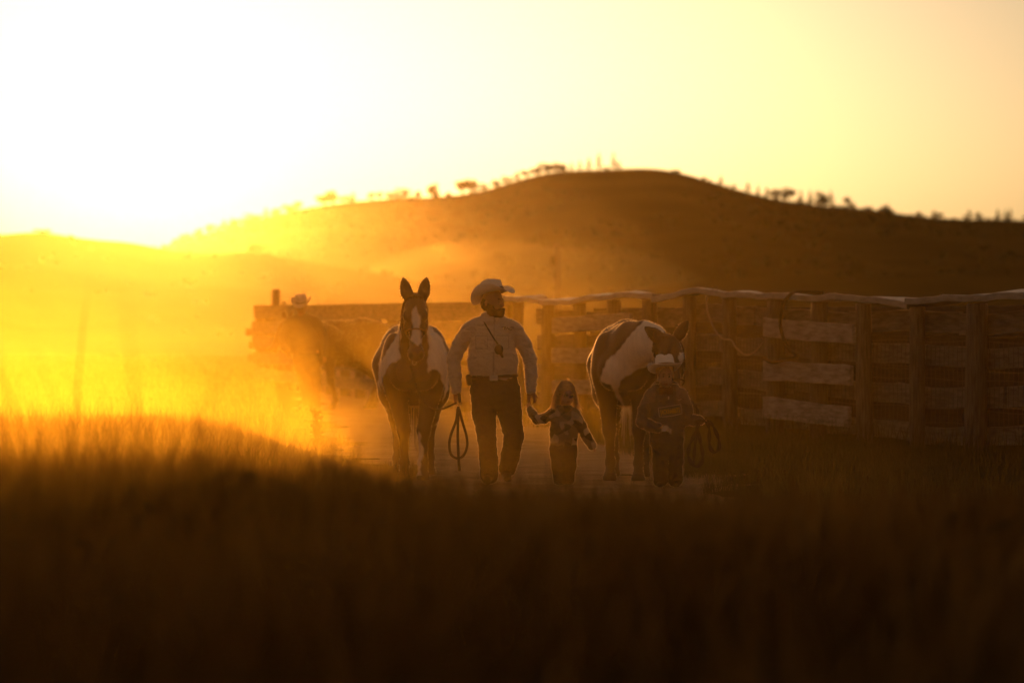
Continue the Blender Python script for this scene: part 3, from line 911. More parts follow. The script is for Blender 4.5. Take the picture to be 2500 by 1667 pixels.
def fuzz(o, n, length, width, seed, lift=.9, down=.5, tone=(.95, .84, .68), mixc=.75):
    """hairs added on a body or cloth, coloured pale for a sunlit rim along its outline"""
    me = o.data
    nv = len(me.vertices); co = np.empty(nv * 3, np.float32); me.vertices.foreach_get('co', co); co = co.reshape(-1, 3)
    nf = len(me.polygons); ci = np.empty(nf * 3, np.float32); me.polygons.foreach_get('center', ci); ci = ci.reshape(-1, 3)
    no = np.empty(nf * 3, np.float32); me.polygons.foreach_get('normal', no); no = no.reshape(-1, 3)
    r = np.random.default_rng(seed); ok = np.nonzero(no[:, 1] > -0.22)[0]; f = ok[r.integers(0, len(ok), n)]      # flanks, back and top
    vi = np.array([me.polygons[int(q)].vertices[0] for q in f])
    c0 = np.empty(nv * 4, np.float32); me.color_attributes['Col'].data.foreach_get('color', c0); base = c0.reshape(-1, 4)[vi, :3]
    p = ci[f] + (co[vi] - ci[f]) * r.uniform(-1, 1, (n, 1)); m = no[f]
    d = m * lift + np.array([0, 0, -down]) * r.uniform(.3, 1, (n, 1)) + r.normal(0, .25, (n, 3)); d /= np.linalg.norm(d, axis=1)[:, None]
    s = np.cross(d, r.normal(size=(n, 3))); s /= np.linalg.norm(s, axis=1)[:, None]
    L = length * r.uniform(.5, 1.3, (n, 1))
    V = np.stack([p - m * .001 - s * width, p - m * .001 + s * width, p + d * L], 1).reshape(-1, 3)
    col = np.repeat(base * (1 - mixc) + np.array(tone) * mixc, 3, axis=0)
    h = mesh('rim_hair', V, np.arange(3 * n).reshape(-1, 3), M_RIMHAIR, o.parent, False, col)
    h['kind'] = 'stuff'
    return h

M_COAT = mat_col('horse_coat', rough=0.5, noise=0.22, nscale=28, stretch=(1, 1, 0.35), spec=0.45, sheen=0.6, bump=0.002)
M_SKIN = mat_col('skin', rough=0.6, noise=0.08, nscale=60, spec=0.35)
M_CLOTH = mat_col('cloth', rough=0.75, noise=0.14, nscale=70, spec=0.25, sheen=0.5, bump=0.0012, crease=0.03)
M_RIMHAIR = mat_col('rim_hair', rough=0.6, noise=0.1, nscale=30, spec=0.0, transl=1.0)  # fully translucent, so the added hairs light up along the outlines
M_STRAW = mat_col('hat_straw', rough=0.8, noise=0.10, nscale=160, spec=0.2, bump=0.0006, transl=0.12)
M_MANE_W = mat_leaf('pale_mane', (0.45, 0.40, 0.34), (0.66, 0.60, 0.52), 0.45, scale=30)
M_MANE_D = mat_leaf('dark_mane', (0.03, 0.02, 0.014), (0.10, 0.065, 0.04), 0.3, scale=30)
M_BLOND = mat_leaf('blond_hair', (0.55, 0.42, 0.24), (0.88, 0.72, 0.47), 0.75, scale=40)
M_BEARD = mat_leaf('beard', (0.02, 0.014, 0.01), (0.07, 0.05, 0.035), 0.15, scale=60)
M_LEATHER = mat_plain('dark_leather', (0.035, 0.024, 0.018), 0.5, 0.4)
M_HALTER = mat_plain('tan_halter', (0.22, 0.15, 0.085), 0.7, 0.3)
M_METAL = mat_plain('dull_metal', (0.55, 0.52, 0.48), 0.3, 0.5, 0.9)
M_LENS = mat_plain('dark_lens', (0.012, 0.012, 0.012), 0.12, 0.6)

# ------------------------------------------------------------------ horses
def proj(W):
    """photo pixel of world points (used to lay coat patches out on the finished body)"""
    return 1250 + W[:, 0] * FPX / W[:, 1], HORIZON - (W[:, 2] - CAM_Z) * FPX / W[:, 1]

def horse(name, label, loc, yaw, neck, poll, muzzle, up, ears, legs, coat, res=0.0125, neck_lat=(1, 0, 0), tail=None, scale=1.0, lw=1.0):
    B = Body()
    # barrel, chest, croup
    B.chain([(0, -.36, 1.07), (0, -.05, 1.03), (0, .32, 1.02), (0, .68, 1.10)], [.245, .315, .325, .275], .10, fl=((1, 0, 0), .93))
    B.chain([(0, -.14, 1.36), (0, .15, 1.30), (0, .5, 1.33), (0, .80, 1.29)], [.105, .14, .15, .15], .12)
    for s in (-1, 1):
        B.ell((s * .15, .72, 1.14), (.185, .30, .30), .10)
        B.ell((s * .19, -.27, 1.08), (.115, .19, .30), .09)
        B.ell((s * .10, -.50, 1.02), (.125, .12, .17), .07)
    B.cut((0, -.645, 1.0), (.014, .05, .12), .03)
    # neck
    B.chain(neck[0], neck[1], .10, fl=(neck_lat, .66))
    # head
    Pp, Pm = np.array(poll, float), np.array(muzzle, float)
    f = (Pm - Pp); hl = np.linalg.norm(f); f /= hl
    u = np.array(up, float); u -= f * (u @ f); u /= np.linalg.norm(u)
    sd = np.cross(u, f); sd /= np.linalg.norm(sd)
    Rm = np.stack([sd, f, u], 1)
    q = hl / 0.60
    H = lambda a, b, c: Pp + (sd * a + f * b + u * c) * q
    B.ell(H(0, .13, -.02), np.array((.100, .17, .095)) * q, .05, Rm)
    for s in (-1, 1):
        B.ell(H(s * .045, .22, -.10), np.array((.058, .135, .115)) * q, .04, Rm)
        B.ell(H(s * .078, .185, .035), np.array((.035, .055, .03)) * q, .02, Rm)       # brow over the eye
        B.ell(H(s * .095, .205, .018), np.array((.017, .024, .02)) * q, .008, Rm)      # eyeball
        B.ell(H(s * .040, .555, .01), np.array((.030, .05, .045)) * q, .02, Rm)        # nostril wing
        B.cut(H(s * .050, .575, .045), np.array((.012, .022, .02)) * q, .01, Rm)
    B.cap(H(0, .14, .005), H(0, .46, -.005), .088 * q, .060 * q, .04, fl=(sd, .82))
    B.cap(H(0, .28, -.10), H(0, .50, -.055), .060 * q, .045 * q, .04)
    B.ell(H(0, .54, -.02), np.array((.066, .075, .068)) * q, .035, Rm)
    B.ell(H(0, .555, -.085), np.array((.038, .042, .03)) * q, .02, Rm)
    for (bx, e) in zip((-1, 1), ears):
        e = np.array(e, float); e /= np.linalg.norm(e)
        b0 = H(bx * .070, -.005, -.025)
        out = np.cross(e, u); out /= np.linalg.norm(out) + 1e-9
        B.chain([b0 - e * .03, b0 + e * .05, b0 + e * .11, b0 + e * .16, b0 + e * .195], [.038, .054, .046, .026, .006], .018, fl=(u, .55))
        B.cut(b0 + e * .09 + u * .030, (.020, .020, .045), .012)
    # legs
    def leg(fore, s, sw, lift):
        if fore:
            s0 = s; s = s * lw
            j = [(s0 * .172, -.28, 1.00), (s0 * .16, -.27, .82), (s * .155, -.30 + sw * .45, .47 + lift * .5), (s * .15, -.29 + sw * .75 + lift * .9, .30 + lift * .8), (s * .148, -.28 + sw + lift * 1.3, .155 + lift), (s * .148, -.33 + sw + lift * 1.2, .085 + lift), (s * .148, -.36 + sw + lift * 1.1, .035 + lift)]
            r = [.135, .10, .060, .037, .046, .038, .055]
            B.chain(j, r, .03)
            B.ell((s * .155, -.315 + sw * .45, .46 + lift * .5), (.055, .058, .075), .03)
        else:
            j = [(s * .17, .70, 1.05), (s * .18, .55 + sw * .2, .80), (s * .165, .80 + sw * .5, .56 + lift * .4), (s * .16, .88 + sw * .6, .50 + lift * .5), (s * .155, .84 + sw * .85, .29 + lift * .8), (s * .15, .82 + sw, .155 + lift), (s * .15, .77 + sw, .085 + lift), (s * .15, .74 + sw, .035 + lift)]
            r = [.235, .155, .075, .062, .040, .048, .040, .057]
            B.chain(j, r, .045)
            B.cap((s * .162, .90 + sw * .6, .56 + lift * .5), (s * .16, .91 + sw * .6, .50 + lift * .5), .03, .035, .03)
        hx, hy, hz = j[-1]
        B.cap((hx, hy + .005, hz), (hx, hy - .02, max(.012, hz - .03)), .058, .066, .012)
    for a in legs: leg(*a)
    if tail:
        B.chain(tail, [.06, .045, .03], .04)
    V, F = B.mesh_data(res)
    V = V * scale
    W = V @ rotz(yaw).T + np.array(loc)
    px, py = proj(W)
    root = empty(name, loc, yaw, label, 'horse', 'horses')
    Vu = V / scale
    hc = {'eye': [H(s * .100, .205, .022) for s in (-1, 1)], 'nos': [H(s * .050, .58, .045) for s in (-1, 1)], 'H': H, 'ears': [(H(bx * .070, -.005, -.025), np.array(e, float) / np.linalg.norm(e)) for bx, e in zip((-1, 1), ears)]}
    col = coat(Vu, px, py, hc)
    for e in hc['eye']: col[np.linalg.norm(Vu - e, axis=1) < .022 * q] = (.008, .006, .005)
    for e in hc['nos']: col[np.linalg.norm(Vu - e, axis=1) < .022 * q] = (.02, .013, .01)
    col[Vu[:, 2] < .045] = (.055, .042, .032)
    ob = mesh('body', V, F, M_COAT, root, True, col)
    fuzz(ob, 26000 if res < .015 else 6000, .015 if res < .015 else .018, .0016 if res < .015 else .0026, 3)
    return root, H, (f, u, sd)

def patches(px, py, polys, jig=3.0):
    """soft-edged patches: share of jittered samples that fall inside"""
    jx = px + jig * (np.sin(py * .10 + px * .05) + .5 * np.sin(py * .27 - px * .19)); jy = py + jig * (np.sin(px * .11 + py * .04) + .5 * np.sin(px * .29 + py * .17))
    w = np.zeros(len(px))
    for k in range(10):
        a = k * 2.4; q = 2.2 * math.sqrt(k / 9.0)
        r = np.zeros(len(px), bool)
        for p in polys: r |= in_poly(jx + q * math.cos(a), jy + q * math.sin(a), p)
        w += r / 10.0
    return w

DARK = np.array((.040, .024, .015)); WHITE = np.array((.72, .65, .59)); BAY = np.array((.085, .045, .022))

# --- horse led by the man: coming straight on
def coat1(V, px, py, hc):
    c = np.tile(DARK, (len(V), 1))
    front = V[:, 1] < .62
    w = patches(px, py, [[(978, 800), (976, 872), (962, 884), (946, 893), (936, 925), (932, 946), (928, 925), (934, 880), (948, 852)],
                         [(927, 955), (922, 900), (929, 872), (934, 878), (929, 915)],
                         [(1044, 798), (1046, 870), (1041, 912), (1052, 905), (1066, 903), (1078, 915), (1084, 950), (1082, 985), (1093, 950), (1099, 900), (1097, 868), (1086, 845), (1068, 815), (1056, 800)],
                         [(1021, 1050), (1012, 1085), (1008, 1165), (1026, 1165), (1032, 1105), (1028, 1058)]], 2.0) * front
    face = V[:, 1] < -.60
    w = np.maximum(w, patches(px, py, [[(1009, 753), (1015, 747), (1020, 760), (1027, 774), (1023, 800), (1029, 815), (1030, 836), (1020, 846), (1003, 828), (1007, 800), (1006, 770)]], 1.2) * face)
    c = c * (1 - w[:, None]) + WHITE * w[:, None]
    m = (w < .3) & face & (py > 836); c[m] = (.09, .055, .04)
    return c
LOC1 = (P(1010, 769, 36.55).x, 36.55, 0.0)
h1, H1, fr1 = horse('horse', 'dark pinto horse with a white blaze walking straight ahead beside the man', LOC1, R(1.5),
      ([(0, -.30, 1.16), (0, -.52, 1.34), (0.005, -.74, 1.52), (0.01, -.86, 1.60)], [.255, .20, .15, .105]), (0.015, -.93, 1.715), (0.02, -1.12, 1.145), (0, -1, .25),
      ((-.22, .05, 1), (.18, .05, 1)), ((True, -1, .05, .0), (True, 1, -.10, .0), (False, -1, -.08, 0), (False, 1, .10, 0)), coat1, lw=.60, tail=[(0, .98, 1.28), (0, 1.08, 1.1), (0, 1.1, .9)])

def mane(name, pts, mat, parent, n, seed, length, side, spread=.03, w=.004, lift=.02):
    """locks that start along a crest line and fall to one side"""
    r = random.Random(seed); cv = []
    pts = catmull(pts, 10)
    for i in range(n):
        t = r.random() * (len(pts) - 1.001); a = int(t); p = pts[a].lerp(pts[a + 1], t - a)
        p = p + Vector((r.uniform(-.01, .01), r.uniform(-.012, .012), 0))
        l = length * r.uniform(.55, 1.1); s = side * r.uniform(.5, 1.2)
        fw = r.uniform(-spread, spread)
        k = []
        for j in range(6):
            q = j / 5
            k.append(p + Vector((s * (lift * 2.4 * q + .03 * math.sin(q * 2.6)), fw * q * q, lift * math.sin(q * PI) * .8 - l * q * q * .8 - l * q * .2)))
        cv.append(k)
    return strands(cv, w).build(name, mat, parent, True)
mane('mane', [(.0, -.93, 1.74), (-.02, -.80, 1.68), (-.03, -.62, 1.55), (-.02, -.42, 1.45)], M_MANE_D, h1, 150, 3, .30, -1, .05, .0042, .032)
mane('forelock', [(-.05, -.97, 1.72), (.02, -.98, 1.73), (.06, -.97, 1.72)], M_MANE_D, h1, 46, 5, .15, .3, .03, .0035, .01)
# halter: noseband, cheek straps, poll strap, chin ring
def ring(H, b, ra, rc, oc, n=20):
    return [Vector(H(ra * math.cos(2 * PI * i / n), b, oc + rc * math.sin(2 * PI * i / n))) for i in range(n + 1)]
hl = empty('halter', LOC1, R(1.5)); hl.parent = h1; hl.location = (0, 0, 0); hl.rotation_euler = (0, 0, 0)
b = MB(); b.tube(ring(H1, .33, .092, .105, -.035), .0085, n=6); b.build('noseband', M_HALTER, hl, True)
for s in (-1, 1):
    b = MB(); b.tube([Vector(H1(s * .094, .33, -.04)), Vector(H1(s * .108, .28, -.05)), Vector(H1(s * .112, .10, -.05)), Vector(H1(s * .085, .0, -.05))], .008, n=6); b.build('cheek_strap', M_HALTER, hl, True)
b = MB(); b.tube([Vector(H1(-.085, .0, -.05)), Vector(H1(-.05, -.055, -.05)), Vector(H1(.05, -.055, -.05)), Vector(H1(.085, .0, -.05))], .008, n=6); b.build('poll_strap', M_HALTER, hl, True)
b = MB()
cx = Vector(H1(0, .42, -.15))
b.tube([cx + Vector((.0, -.02, 0)), cx + Vector((.012, -.02, -.08)), cx + Vector((-.012, -.02, -.13))], .009, n=6)
b.tube([cx + Vector((.02 * math.cos(a) - .012, -.02, -.155 + .026 * math.sin(a))) for a in np.linspace(0, 2 * PI, 14)], .006, n=5)
b.build('lead_snap', M_METAL, hl, True)

# --- piebald horse behind the boy: neck lowered and swung to the right
def coat2(V, px, py, hc):
    c = np.tile(DARK * .75, (len(V), 1))
    w = patches(px, py, [[(1583, 770), (1566, 790), (1548, 812), (1517, 845), (1480, 879), (1471, 911), (1466, 930), (1488, 939), (1500, 957), (1511, 977), (1528, 1004), (1515, 968), (1511, 948), (1515, 928), (1531, 914),
                          (1551, 903), (1571, 899), (1594, 887), (1606, 868), (1612, 846), (1612, 825), (1620, 806), (1640, 812), (1640, 790), (1610, 770)]], 2.0)
    w *= V[:, 1] < .3
    face = np.linalg.norm(V - hc['H'](0, .2, 0), axis=1) < .33
    w *= ~(np.linalg.norm(V - hc['H'](0, .12, 0), axis=1) < .19)
    for (b0, e) in hc['ears']:
        t = np.clip((V - b0) @ e, .0, .25)
        w *= ~(np.linalg.norm(V - b0 - t[:, None] * e, axis=1) < .062)
    w = np.maximum(w, ((((px - 1663) / 6.5) ** 2 + ((py - 872) / 13) ** 2 < 1 + .3 * np.sin(py)) & face & (V[:, 1] < -.7)) * 1.0)
    c = c * (1 - w[:, None]) + WHITE * w[:, None]
    return c
LOC2 = (P(1527, 769, 36.5).x, 36.5, 0.0)
h2, H2, fr2 = horse('horse', 'black and white piebald horse with lowered head standing behind the boy', LOC2, R(-4),
      ([(0, -.28, 1.16), (.07, -.50, 1.25), (.20, -.72, 1.30), (.31, -.86, 1.29), (.36, -.90, 1.26)], [.27, .215, .17, .135, .11]), (.445, -1.00, 1.335), (.52, -1.22, .74), (.03, -1, .30),
      ((-.80, .0, .62), (.52, .0, .85)), ((True, -1, .10, .0), (True, 1, -.06, .0), (False, -1, .12, 0), (False, 1, -.05, 0)), coat2, lw=.92, neck_lat=(.85, .5, 0), tail=[(0, .98, 1.28), (0, 1.08, 1.08), (0, 1.08, .85)])
mane('mane', [(.40, -.97, 1.36), (.31, -.84, 1.41), (.19, -.66, 1.45), (.08, -.46, 1.45), (.0, -.24, 1.46)], M_MANE_W, h2, 190, 8, .34, -1, .05, .0042, .035)
mane('forelock', [(.38, -1.03, 1.35), (.46, -1.04, 1.35)], M_MANE_D, h2, 30, 9, .13, .4, .02, .0035, .01)
cv = []
r_ = random.Random(4)
for i in range(150):
    a, b_ = r_.uniform(-.07, .10), r_.uniform(-.05, .05)
    l = r_.uniform(.30, .98)
    cv.append([(.0 + a * .3, 1.06 + b_, 1.15), (.01 + a * .8, 1.10 + b_, .95), (.02 + a * 1.3, 1.10 + b_, .95 - l * .35), (.03 + a * 1.7, 1.09 + b_ * 1.5, .95 - l * .7)])
strands(cv, .0045).build('tail', M_MANE_W, h2, True)
cv = []
for i in range(120):
    a, b_ = r_.uniform(-.07, .07), r_.uniform(-.05, .05); l = r_.uniform(.3, .9)
    cv.append([(a * .3, 1.06 + b_, 1.15), (a, 1.10 + b_, .9), (a * 1.4, 1.1 + b_, .9 - l * .4), (a * 1.7, 1.08 + b_, .9 - l * .75)])
strands(cv, .0045).build('tail', M_MANE_D, h1, True)
hl2 = empty('halter'); hl2.parent = h2
b = MB(); b.tube(ring(H2, .40, .086, .105, -.035), .0085, n=6); b.build('noseband', M_DARKROPE, hl2, True)
for s in (-1, 1):
    b = MB(); b.tube([Vector(H2(s * .088, .40, -.04)), Vector(H2(s * .108, .28, -.05)), Vector(H2(s * .112, .10, -.05)), Vector(H2(s * .085, .0, -.05))], .008, n=6); b.build('cheek_strap', M_DARKROPE, hl2, True)

# --- rear horse in the dust, seen from its near side
def coat3(V, px, py, hc):
    c = np.tile(BAY, (len(V), 1)); c[V[:, 2] < .5] = DARK
    c[(V[:, 1] > .45) & (V[:, 2] < 1.15) & (V[:, 2] > .8) & (V[:, 0] < 0)] = WHITE * .6
    return c
LOC3 = (P(822, 769, 63.5).x, 63.5, 0.0)
h3, H3, fr3 = horse('horse', 'bay horse seen side-on in the dust beside the rear person', LOC3, R(-52),
      ([(0, -.30, 1.16), (0, -.55, 1.28), (0, -.80, 1.36), (0, -.93, 1.38)], [.26, .21, .16, .11]), (0, -1.02, 1.46), (0, -1.30, .96), (0, -1, .4),
      ((-.3, .1, 1), (.3, .1, 1)), ((True, -1, -.22, .0), (True, 1, .16, .0), (False, -1, .12, 0), (False, 1, -.22, 0)), coat3, res=.02, tail=[(0, .98, 1.28), (0, 1.10, 1.08), (0, 1.12, .8)])
mane('mane', [(0, -1.0, 1.50), (0, -.8, 1.52), (0, -.5, 1.46), (0, -.3, 1.46)], M_MANE_D, h3, 60, 12, .28, -1, .04, .007, .03)
cv = []
for i in range(60):
    a, b_ = r_.uniform(-.07, .07), r_.uniform(-.05, .05); l = r_.uniform(.3, .9)
    cv.append([(a * .3, 1.08 + b_, 1.15), (a, 1.14 + b_, .9), (a * 1.4, 1.15 + b_, .9 - l * .4), (a * 1.7, 1.13 + b_, .9 - l * .75)])
strands(cv, .008).build('tail', M_MANE_D, h3, True)

# ------------------------------------------------------------------ people
def head(B, c, yaw, pitch=0.0, q=1.0, child=False):
    """skull, face, ears; local forward is -y; returns placement function"""
    Rm = rotz(yaw) @ rotx(pitch)
    c = np.array(c, float)
    H = lambda x, y, z: c + Rm @ (np.array((x, y, z)) * q)
    e = lambda ctr, r, k=.012: B.ell(H(*ctr), np.array(r) * q, k * q, Rm)
    e((0, .012, .035), (.077, .096, .092), .03)
    e((0, -.035, -.025), (.064, .068, .085), .03)
    if child:
        e((0, -.040, -.07), (.052, .052, .040), .03)
        for s in (-1, 1): e((s * .035, -.065, -.05), (.03, .03, .03), .02)
    else:
        e((0, -.050, -.088), (.046, .050, .036), .03)
        for s in (-1, 1): e((s * .036, -.072, -.022), (.024, .022, .022), .02)
    B.cap(H(-.034, -.088, .022), H(.034, -.088, .022), .011 * q, .011 * q, .015 * q)
    B.cap(H(0, -.097, .008), H(0, -.118, -.030), .010 * q, .015 * q, .012 * q)
    for s in (-1, 1):
        e((s * .014, -.106, -.034), (.010, .010, .009), .006)
        e((s * .079, .014, -.012), (.011, .026, .033), .008)
        B.cut(H(s * .031, -.106, .004), np.array((.018, .014, .011)) * q, .008 * q, Rm)
        e((s * .031, -.089, .004), (.013, .010, .010), .003)
    e((0, -.100, -.062), (.024, .010, .006), .006); e((0, -.098, -.073), (.020, .010, .007), .006)
    return H, Rm

def face_col(V, H, q, skin, lips=(.30, .12, .09)):
    c = np.tile(np.array(skin), (len(V), 1)); 
    for s in (-1, 1):
        c[np.linalg.norm(V - H(s * .031, -.096, .004), axis=1) < .011 * q] = (.05, .04, .035)
        c[np.linalg.norm((V - H(s * .033, -.098, .030)) * np.array((.6, .6, 1.6)), axis=1) < .013 * q] = np.array(skin) * .45
    c[np.linalg.norm((V - H(0, -.106, -.067)) * np.array((.6, .6, 1.4)), axis=1) < .014 * q] = lips
    return c

def under(V, c, zt, zw, top, bottom, half, cx=0.0, yf=-1.0):
    """undershirt and underwear tones on the parts the clothes cover"""
    t = (V[:, 2] < zt) & (np.abs(V[:, 0] - cx) < half) & (V[:, 1] > yf)
    c[t & (V[:, 2] >= zw)] = top; c[t & (V[:, 2] < zw)] = bottom
    return c

def hand(B, w, d, palm_n, q=1.0, curl=0.9, thumb=1, spread=.5):
    """palm + four fingers of different length with knuckle bends + thumb; d = finger direction, palm_n = palm facing"""
    w = np.array(w, float); d = np.array(d, float); d /= np.linalg.norm(d)
    n = np.array(palm_n, float); n -= d * (n @ d); n /= np.linalg.norm(n)
    s = np.cross(d, n)
    P_ = lambda a, b, e: w + (s * a + d * b + n * e) * q
    B.cap(P_(-.018, .02, 0), P_(-.026, .085, 0), .024 * q, .018 * q, .012)
    B.cap(P_(.018, .02, 0), P_(.026, .085, 0), .024 * q, .018 * q, .012)
    for i, (a, l) in enumerate(((-.033, .070), (-.011, .082), (.011, .078), (.032, .060))):
        th = 0.0; p = P_(a, .088, -.004)
        for j, f in enumerate((.42, .32, .26)):
            th += curl * (.75 if j == 0 else 1.0)
            nx = p + ((d * math.cos(th) + n * math.sin(th)) * l * f + s * a * .03 * spread) * q
            B.cap(p, nx, (.0105 - .0012 * j) * q, (.0100 - .0014 * j) * q, .004)
            p = nx
    t0 = P_(thumb * .028, .03, .008); t1 = P_(thumb * .052, .062, .026); t2 = P_(thumb * .044, .092, .042)
    B.cap(t0, t1, .015 * q, .012 * q, .01); B.cap(t1, t2, .0115 * q, .009 * q, .005)

def cowboy_hat(name, parent, c, yaw, pitch, roll, q, colr, band, brim=.155, curl=.075, crown_h=.125, droop=.02, curl_pow=2.2):
    """creased crown, hat band and a brim that curls up at the sides; local forward is -y"""
    Rm = rotz(yaw) @ rotx(pitch) @ roty(roll); c = np.array(c, float)
    root = empty(name); root.parent = parent
    T = lambda v: c + Rm @ (np.array(v, float) * q)
    n = 48; V = []; F = []
    rx, ry = .083, .103
    rings = []
    nb = 9
    for i in range(nb, -1, -1):                      # brim from the edge inwards
        t = i / nb; ring_ = []
        for k in range(n):
            a = 2 * PI * k / n
            bx = rx + (brim - rx) * t; by = ry + (brim * 1.13 - ry) * t
            sx, sy = math.sin(a), -math.cos(a)
            side = abs(sx) ** curl_pow
            z = curl * side * t ** 1.7 - droop * abs(sy) ** 3 * t ** 1.4
            ring_.append((bx * sx * (1 - .22 * side * t ** 2), by * sy, z))
        rings.append(ring_)
    for (t, z) in ((1.0, .012), (.985, .035), (.955, .065), (.90, .092), (.80, .110), (.60, .116), (.32, .104), (.08, .098)):
        ring_ = []
        for k in range(n):
            a = 2 * PI * k / n; sx, sy = math.sin(a), -math.cos(a)
            pinch = 1 - .20 * (z / .12) * max(0, -sy) * abs(sx) * 1.4
            crease = -.022 * math.exp(-(sx * t * rx / .022) ** 2) * (1 if t < .85 else 0)
            dent = -.012 * (max(0, -sy) ** 1.5) * abs(sx) * (1 if .5 < t < .97 else 0)
            ring_.append((rx * t * sx * pinch, ry * t * sy * (1 - .04 * z / .12), (z + crease * (t < .85) + dent) * crown_h / .116))
        rings.append(ring_)
    for ring_ in rings: V += [T(v) for v in ring_]
    m = len(rings)
    for i in range(m - 1):
        for k in range(n):
            F.append((i * n + k, i * n + (k + 1) % n, (i + 1) * n + (k + 1) % n, (i + 1) * n + k))
    V.append(T((0, 0, .096 * crown_h / .116 - .02))); F += [((m - 1) * n + k, (m - 1) * n + (k + 1) % n, len(V) - 1) for k in range(n)]
    o = mesh('brim_and_crown', V, F, M_STRAW, root, True, np.tile(np.array(colr), (len(V), 1)))
    so = o.modifiers.new('solid', 'SOLIDIFY'); so.thickness = .004 * q; so.offset = 0
    b = MB(); ring0, ring1 = [], []
    for k in range(n):
        a = 2 * PI * k / n; sx, sy = math.sin(a), -math.cos(a)
        ring0.append(T((rx * 1.03 * sx, ry * 1.03 * sy, .012))); ring1.append(T((rx * 1.005 * sx, ry * 1.005 * sy, .034)))
    b.add(ring0 + ring1, [(k, (k + 1) % n, n + (k + 1) % n, n + k) for k in range(n)])
    ob = b.build('hat_band', band, root, True)
    so = ob.modifiers.new('solid', 'SOLIDIFY'); so.thickness = .004 * q; so.offset = 1
    return root, T

def garment(name, B, res, colf, parent, inflate=0.0, disp=None, clip=None, mat=None):
    V, F = B.mesh_data(res, inflate, disp, clip)
    o = mesh(name, V, F, mat or M_CLOTH, parent, True, colf(V))
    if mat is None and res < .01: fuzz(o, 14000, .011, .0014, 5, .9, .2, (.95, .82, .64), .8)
    return o

def shoe(B, a, fwd, q=1.0, h=.05):
    a = np.array(a, float); f = np.array(fwd, float); f /= np.linalg.norm(f)
    B.cap(a + (0, 0, -.01), a + f * .03 * q - (0, 0, h * .4), .045 * q, .045 * q, .02)
    B.cap(a - f * .04 * q - (0, 0, h * .55), a + f * .17 * q - (0, 0, h * .75), .040 * q, .034 * q, .03, fl=((0, 0, 1), .8))

# ---------------------------------------------------------------- the man in the middle
MAN = (P(1215, 769, 35.24).x, 35.24, 0.0)
man = empty('person', MAN, 0, 'bearded person in pale shirt, dark jeans and light cowboy hat leading a pinto horse', 'person')
def man_parts(B, what):
    if what in ('body', 'shirt'):
        B.chain([(-.040, -.02, .99), (-.045, -.03, 1.12), (-.055, -.005, 1.32)], [.195, .200, .188], .08, fl=((0, 1, 0), .66))
        B.cap((-.225, .0, 1.425), (.115, .0, 1.425), .068, .068, .05)
        B.cap((-.20, .0, 1.455), (-.055, .01, 1.525), .050, .060, .05); B.cap((.09, .0, 1.455), (-.055, .01, 1.525), .050, .060, .05)
        B.ell((-.055, -.05, 1.28), (.175, .10, .14), .06)
        B.chain([(-.255, .0, 1.415), (-.345, .01, 1.28), (-.402, .0, 1.15)], [.072, .066, .056], .014)
        B.chain([(-.402, .0, 1.15), (-.392, -.035, 1.0), (-.378, -.06, .865)], [.057, .052, .042], .014)
        B.chain([(.150, .0, 1.415), (.240, .01, 1.28), (.297, .0, 1.14)], [.072, .064, .054], .014)
        B.chain([(.297, .0, 1.14), (.308, -.03, 1.0), (.305, -.05, .87)], [.055, .050, .042], .014)
    if what in ('body', 'trousers'):
        dl = 0.012 if what == 'trousers' else -.012
        B.chain([(-.040, -.012, 1.02), (-.03, -.005, .88)], [.197 + dl, .200 + dl], .05, fl=((0, 1, 0), .68))
        B.chain([(-.128, .0, .85), (-.124, -.02, .64), (-.100, -.03, .43), (-.084, .01, .24), (-.078, .03, .08)], [.118, .104, .080, .078, .078], .016)
        B.chain([(.085, .0, .85), (.112, .01, .64), (.148, .03, .43), (.116, .12, .26), (.090, .20, .14)], [.118, .104, .084, .080, .076], .016)
        B.ell((.19, .03, .46), (.045, .05, .030), .02); B.ell((.185, .05, .395), (.042, .05, .024), .02)
mb = Body(); man_parts(mb, 'body')
mb.cap((-.052, .012, 1.50), (-.045, -.005, 1.60), .058, .055, .03)
Hm, Rh = head(mb, (-.042, -.015, 1.672), R(52), R(4), 1.06)
hand(mb, (-.376, -.062, .845), (.10, -.15, -1), (.65, .75, 0), 1.08, 1.15, -1)
hand(mb, (.305, -.05, .85), (.10, -.12, -1), (.25, .97, 0), 1.08, .95, 1)
SKIN = (.27, .15, .105)
V, F = mb.mesh_data(.0075, -.006)
mesh('body', V, F, M_SKIN, man, True, under(V, face_col(V, Hm, 1.06, SKIN), 1.50, .90, (.43, .375, .32), (.03, .027, .03), .32, -.045))
sb = Body(); man_parts(sb, 'shirt')
sb.chain([(-.125, -.045, 1.50), (-.06, -.085, 1.485), (-.01, -.075, 1.50), (.03, -.03, 1.53)], [.02, .016, .016, .02], .02)      # collar
sb.chain([(-.125, -.045, 1.50), (-.12, .03, 1.545), (.01, .04, 1.55), (.03, -.03, 1.53)], [.02, .018, .018, .02], .02)
SHIRT = np.array((.47, .41, .35))
def shirt_col(V):
    c = np.tile(SHIRT, (len(V), 1))
    ln = np.abs(V[:, 0] - (-.035 + .02 * (V[:, 2] - 1.2))) < .006
    c[ln & (V[:, 1] < 0)] *= .7
    for (x, z, w, h) in ((-.145, 1.30, .055, .06), (.045, 1.30, .055, .06)):
        e = np.maximum(np.abs(V[:, 0] - x) / w, np.abs(V[:, 2] - z) / h)
        c[(np.abs(e - 1) < .08) & (V[:, 1] < -.05)] *= .72
    return c
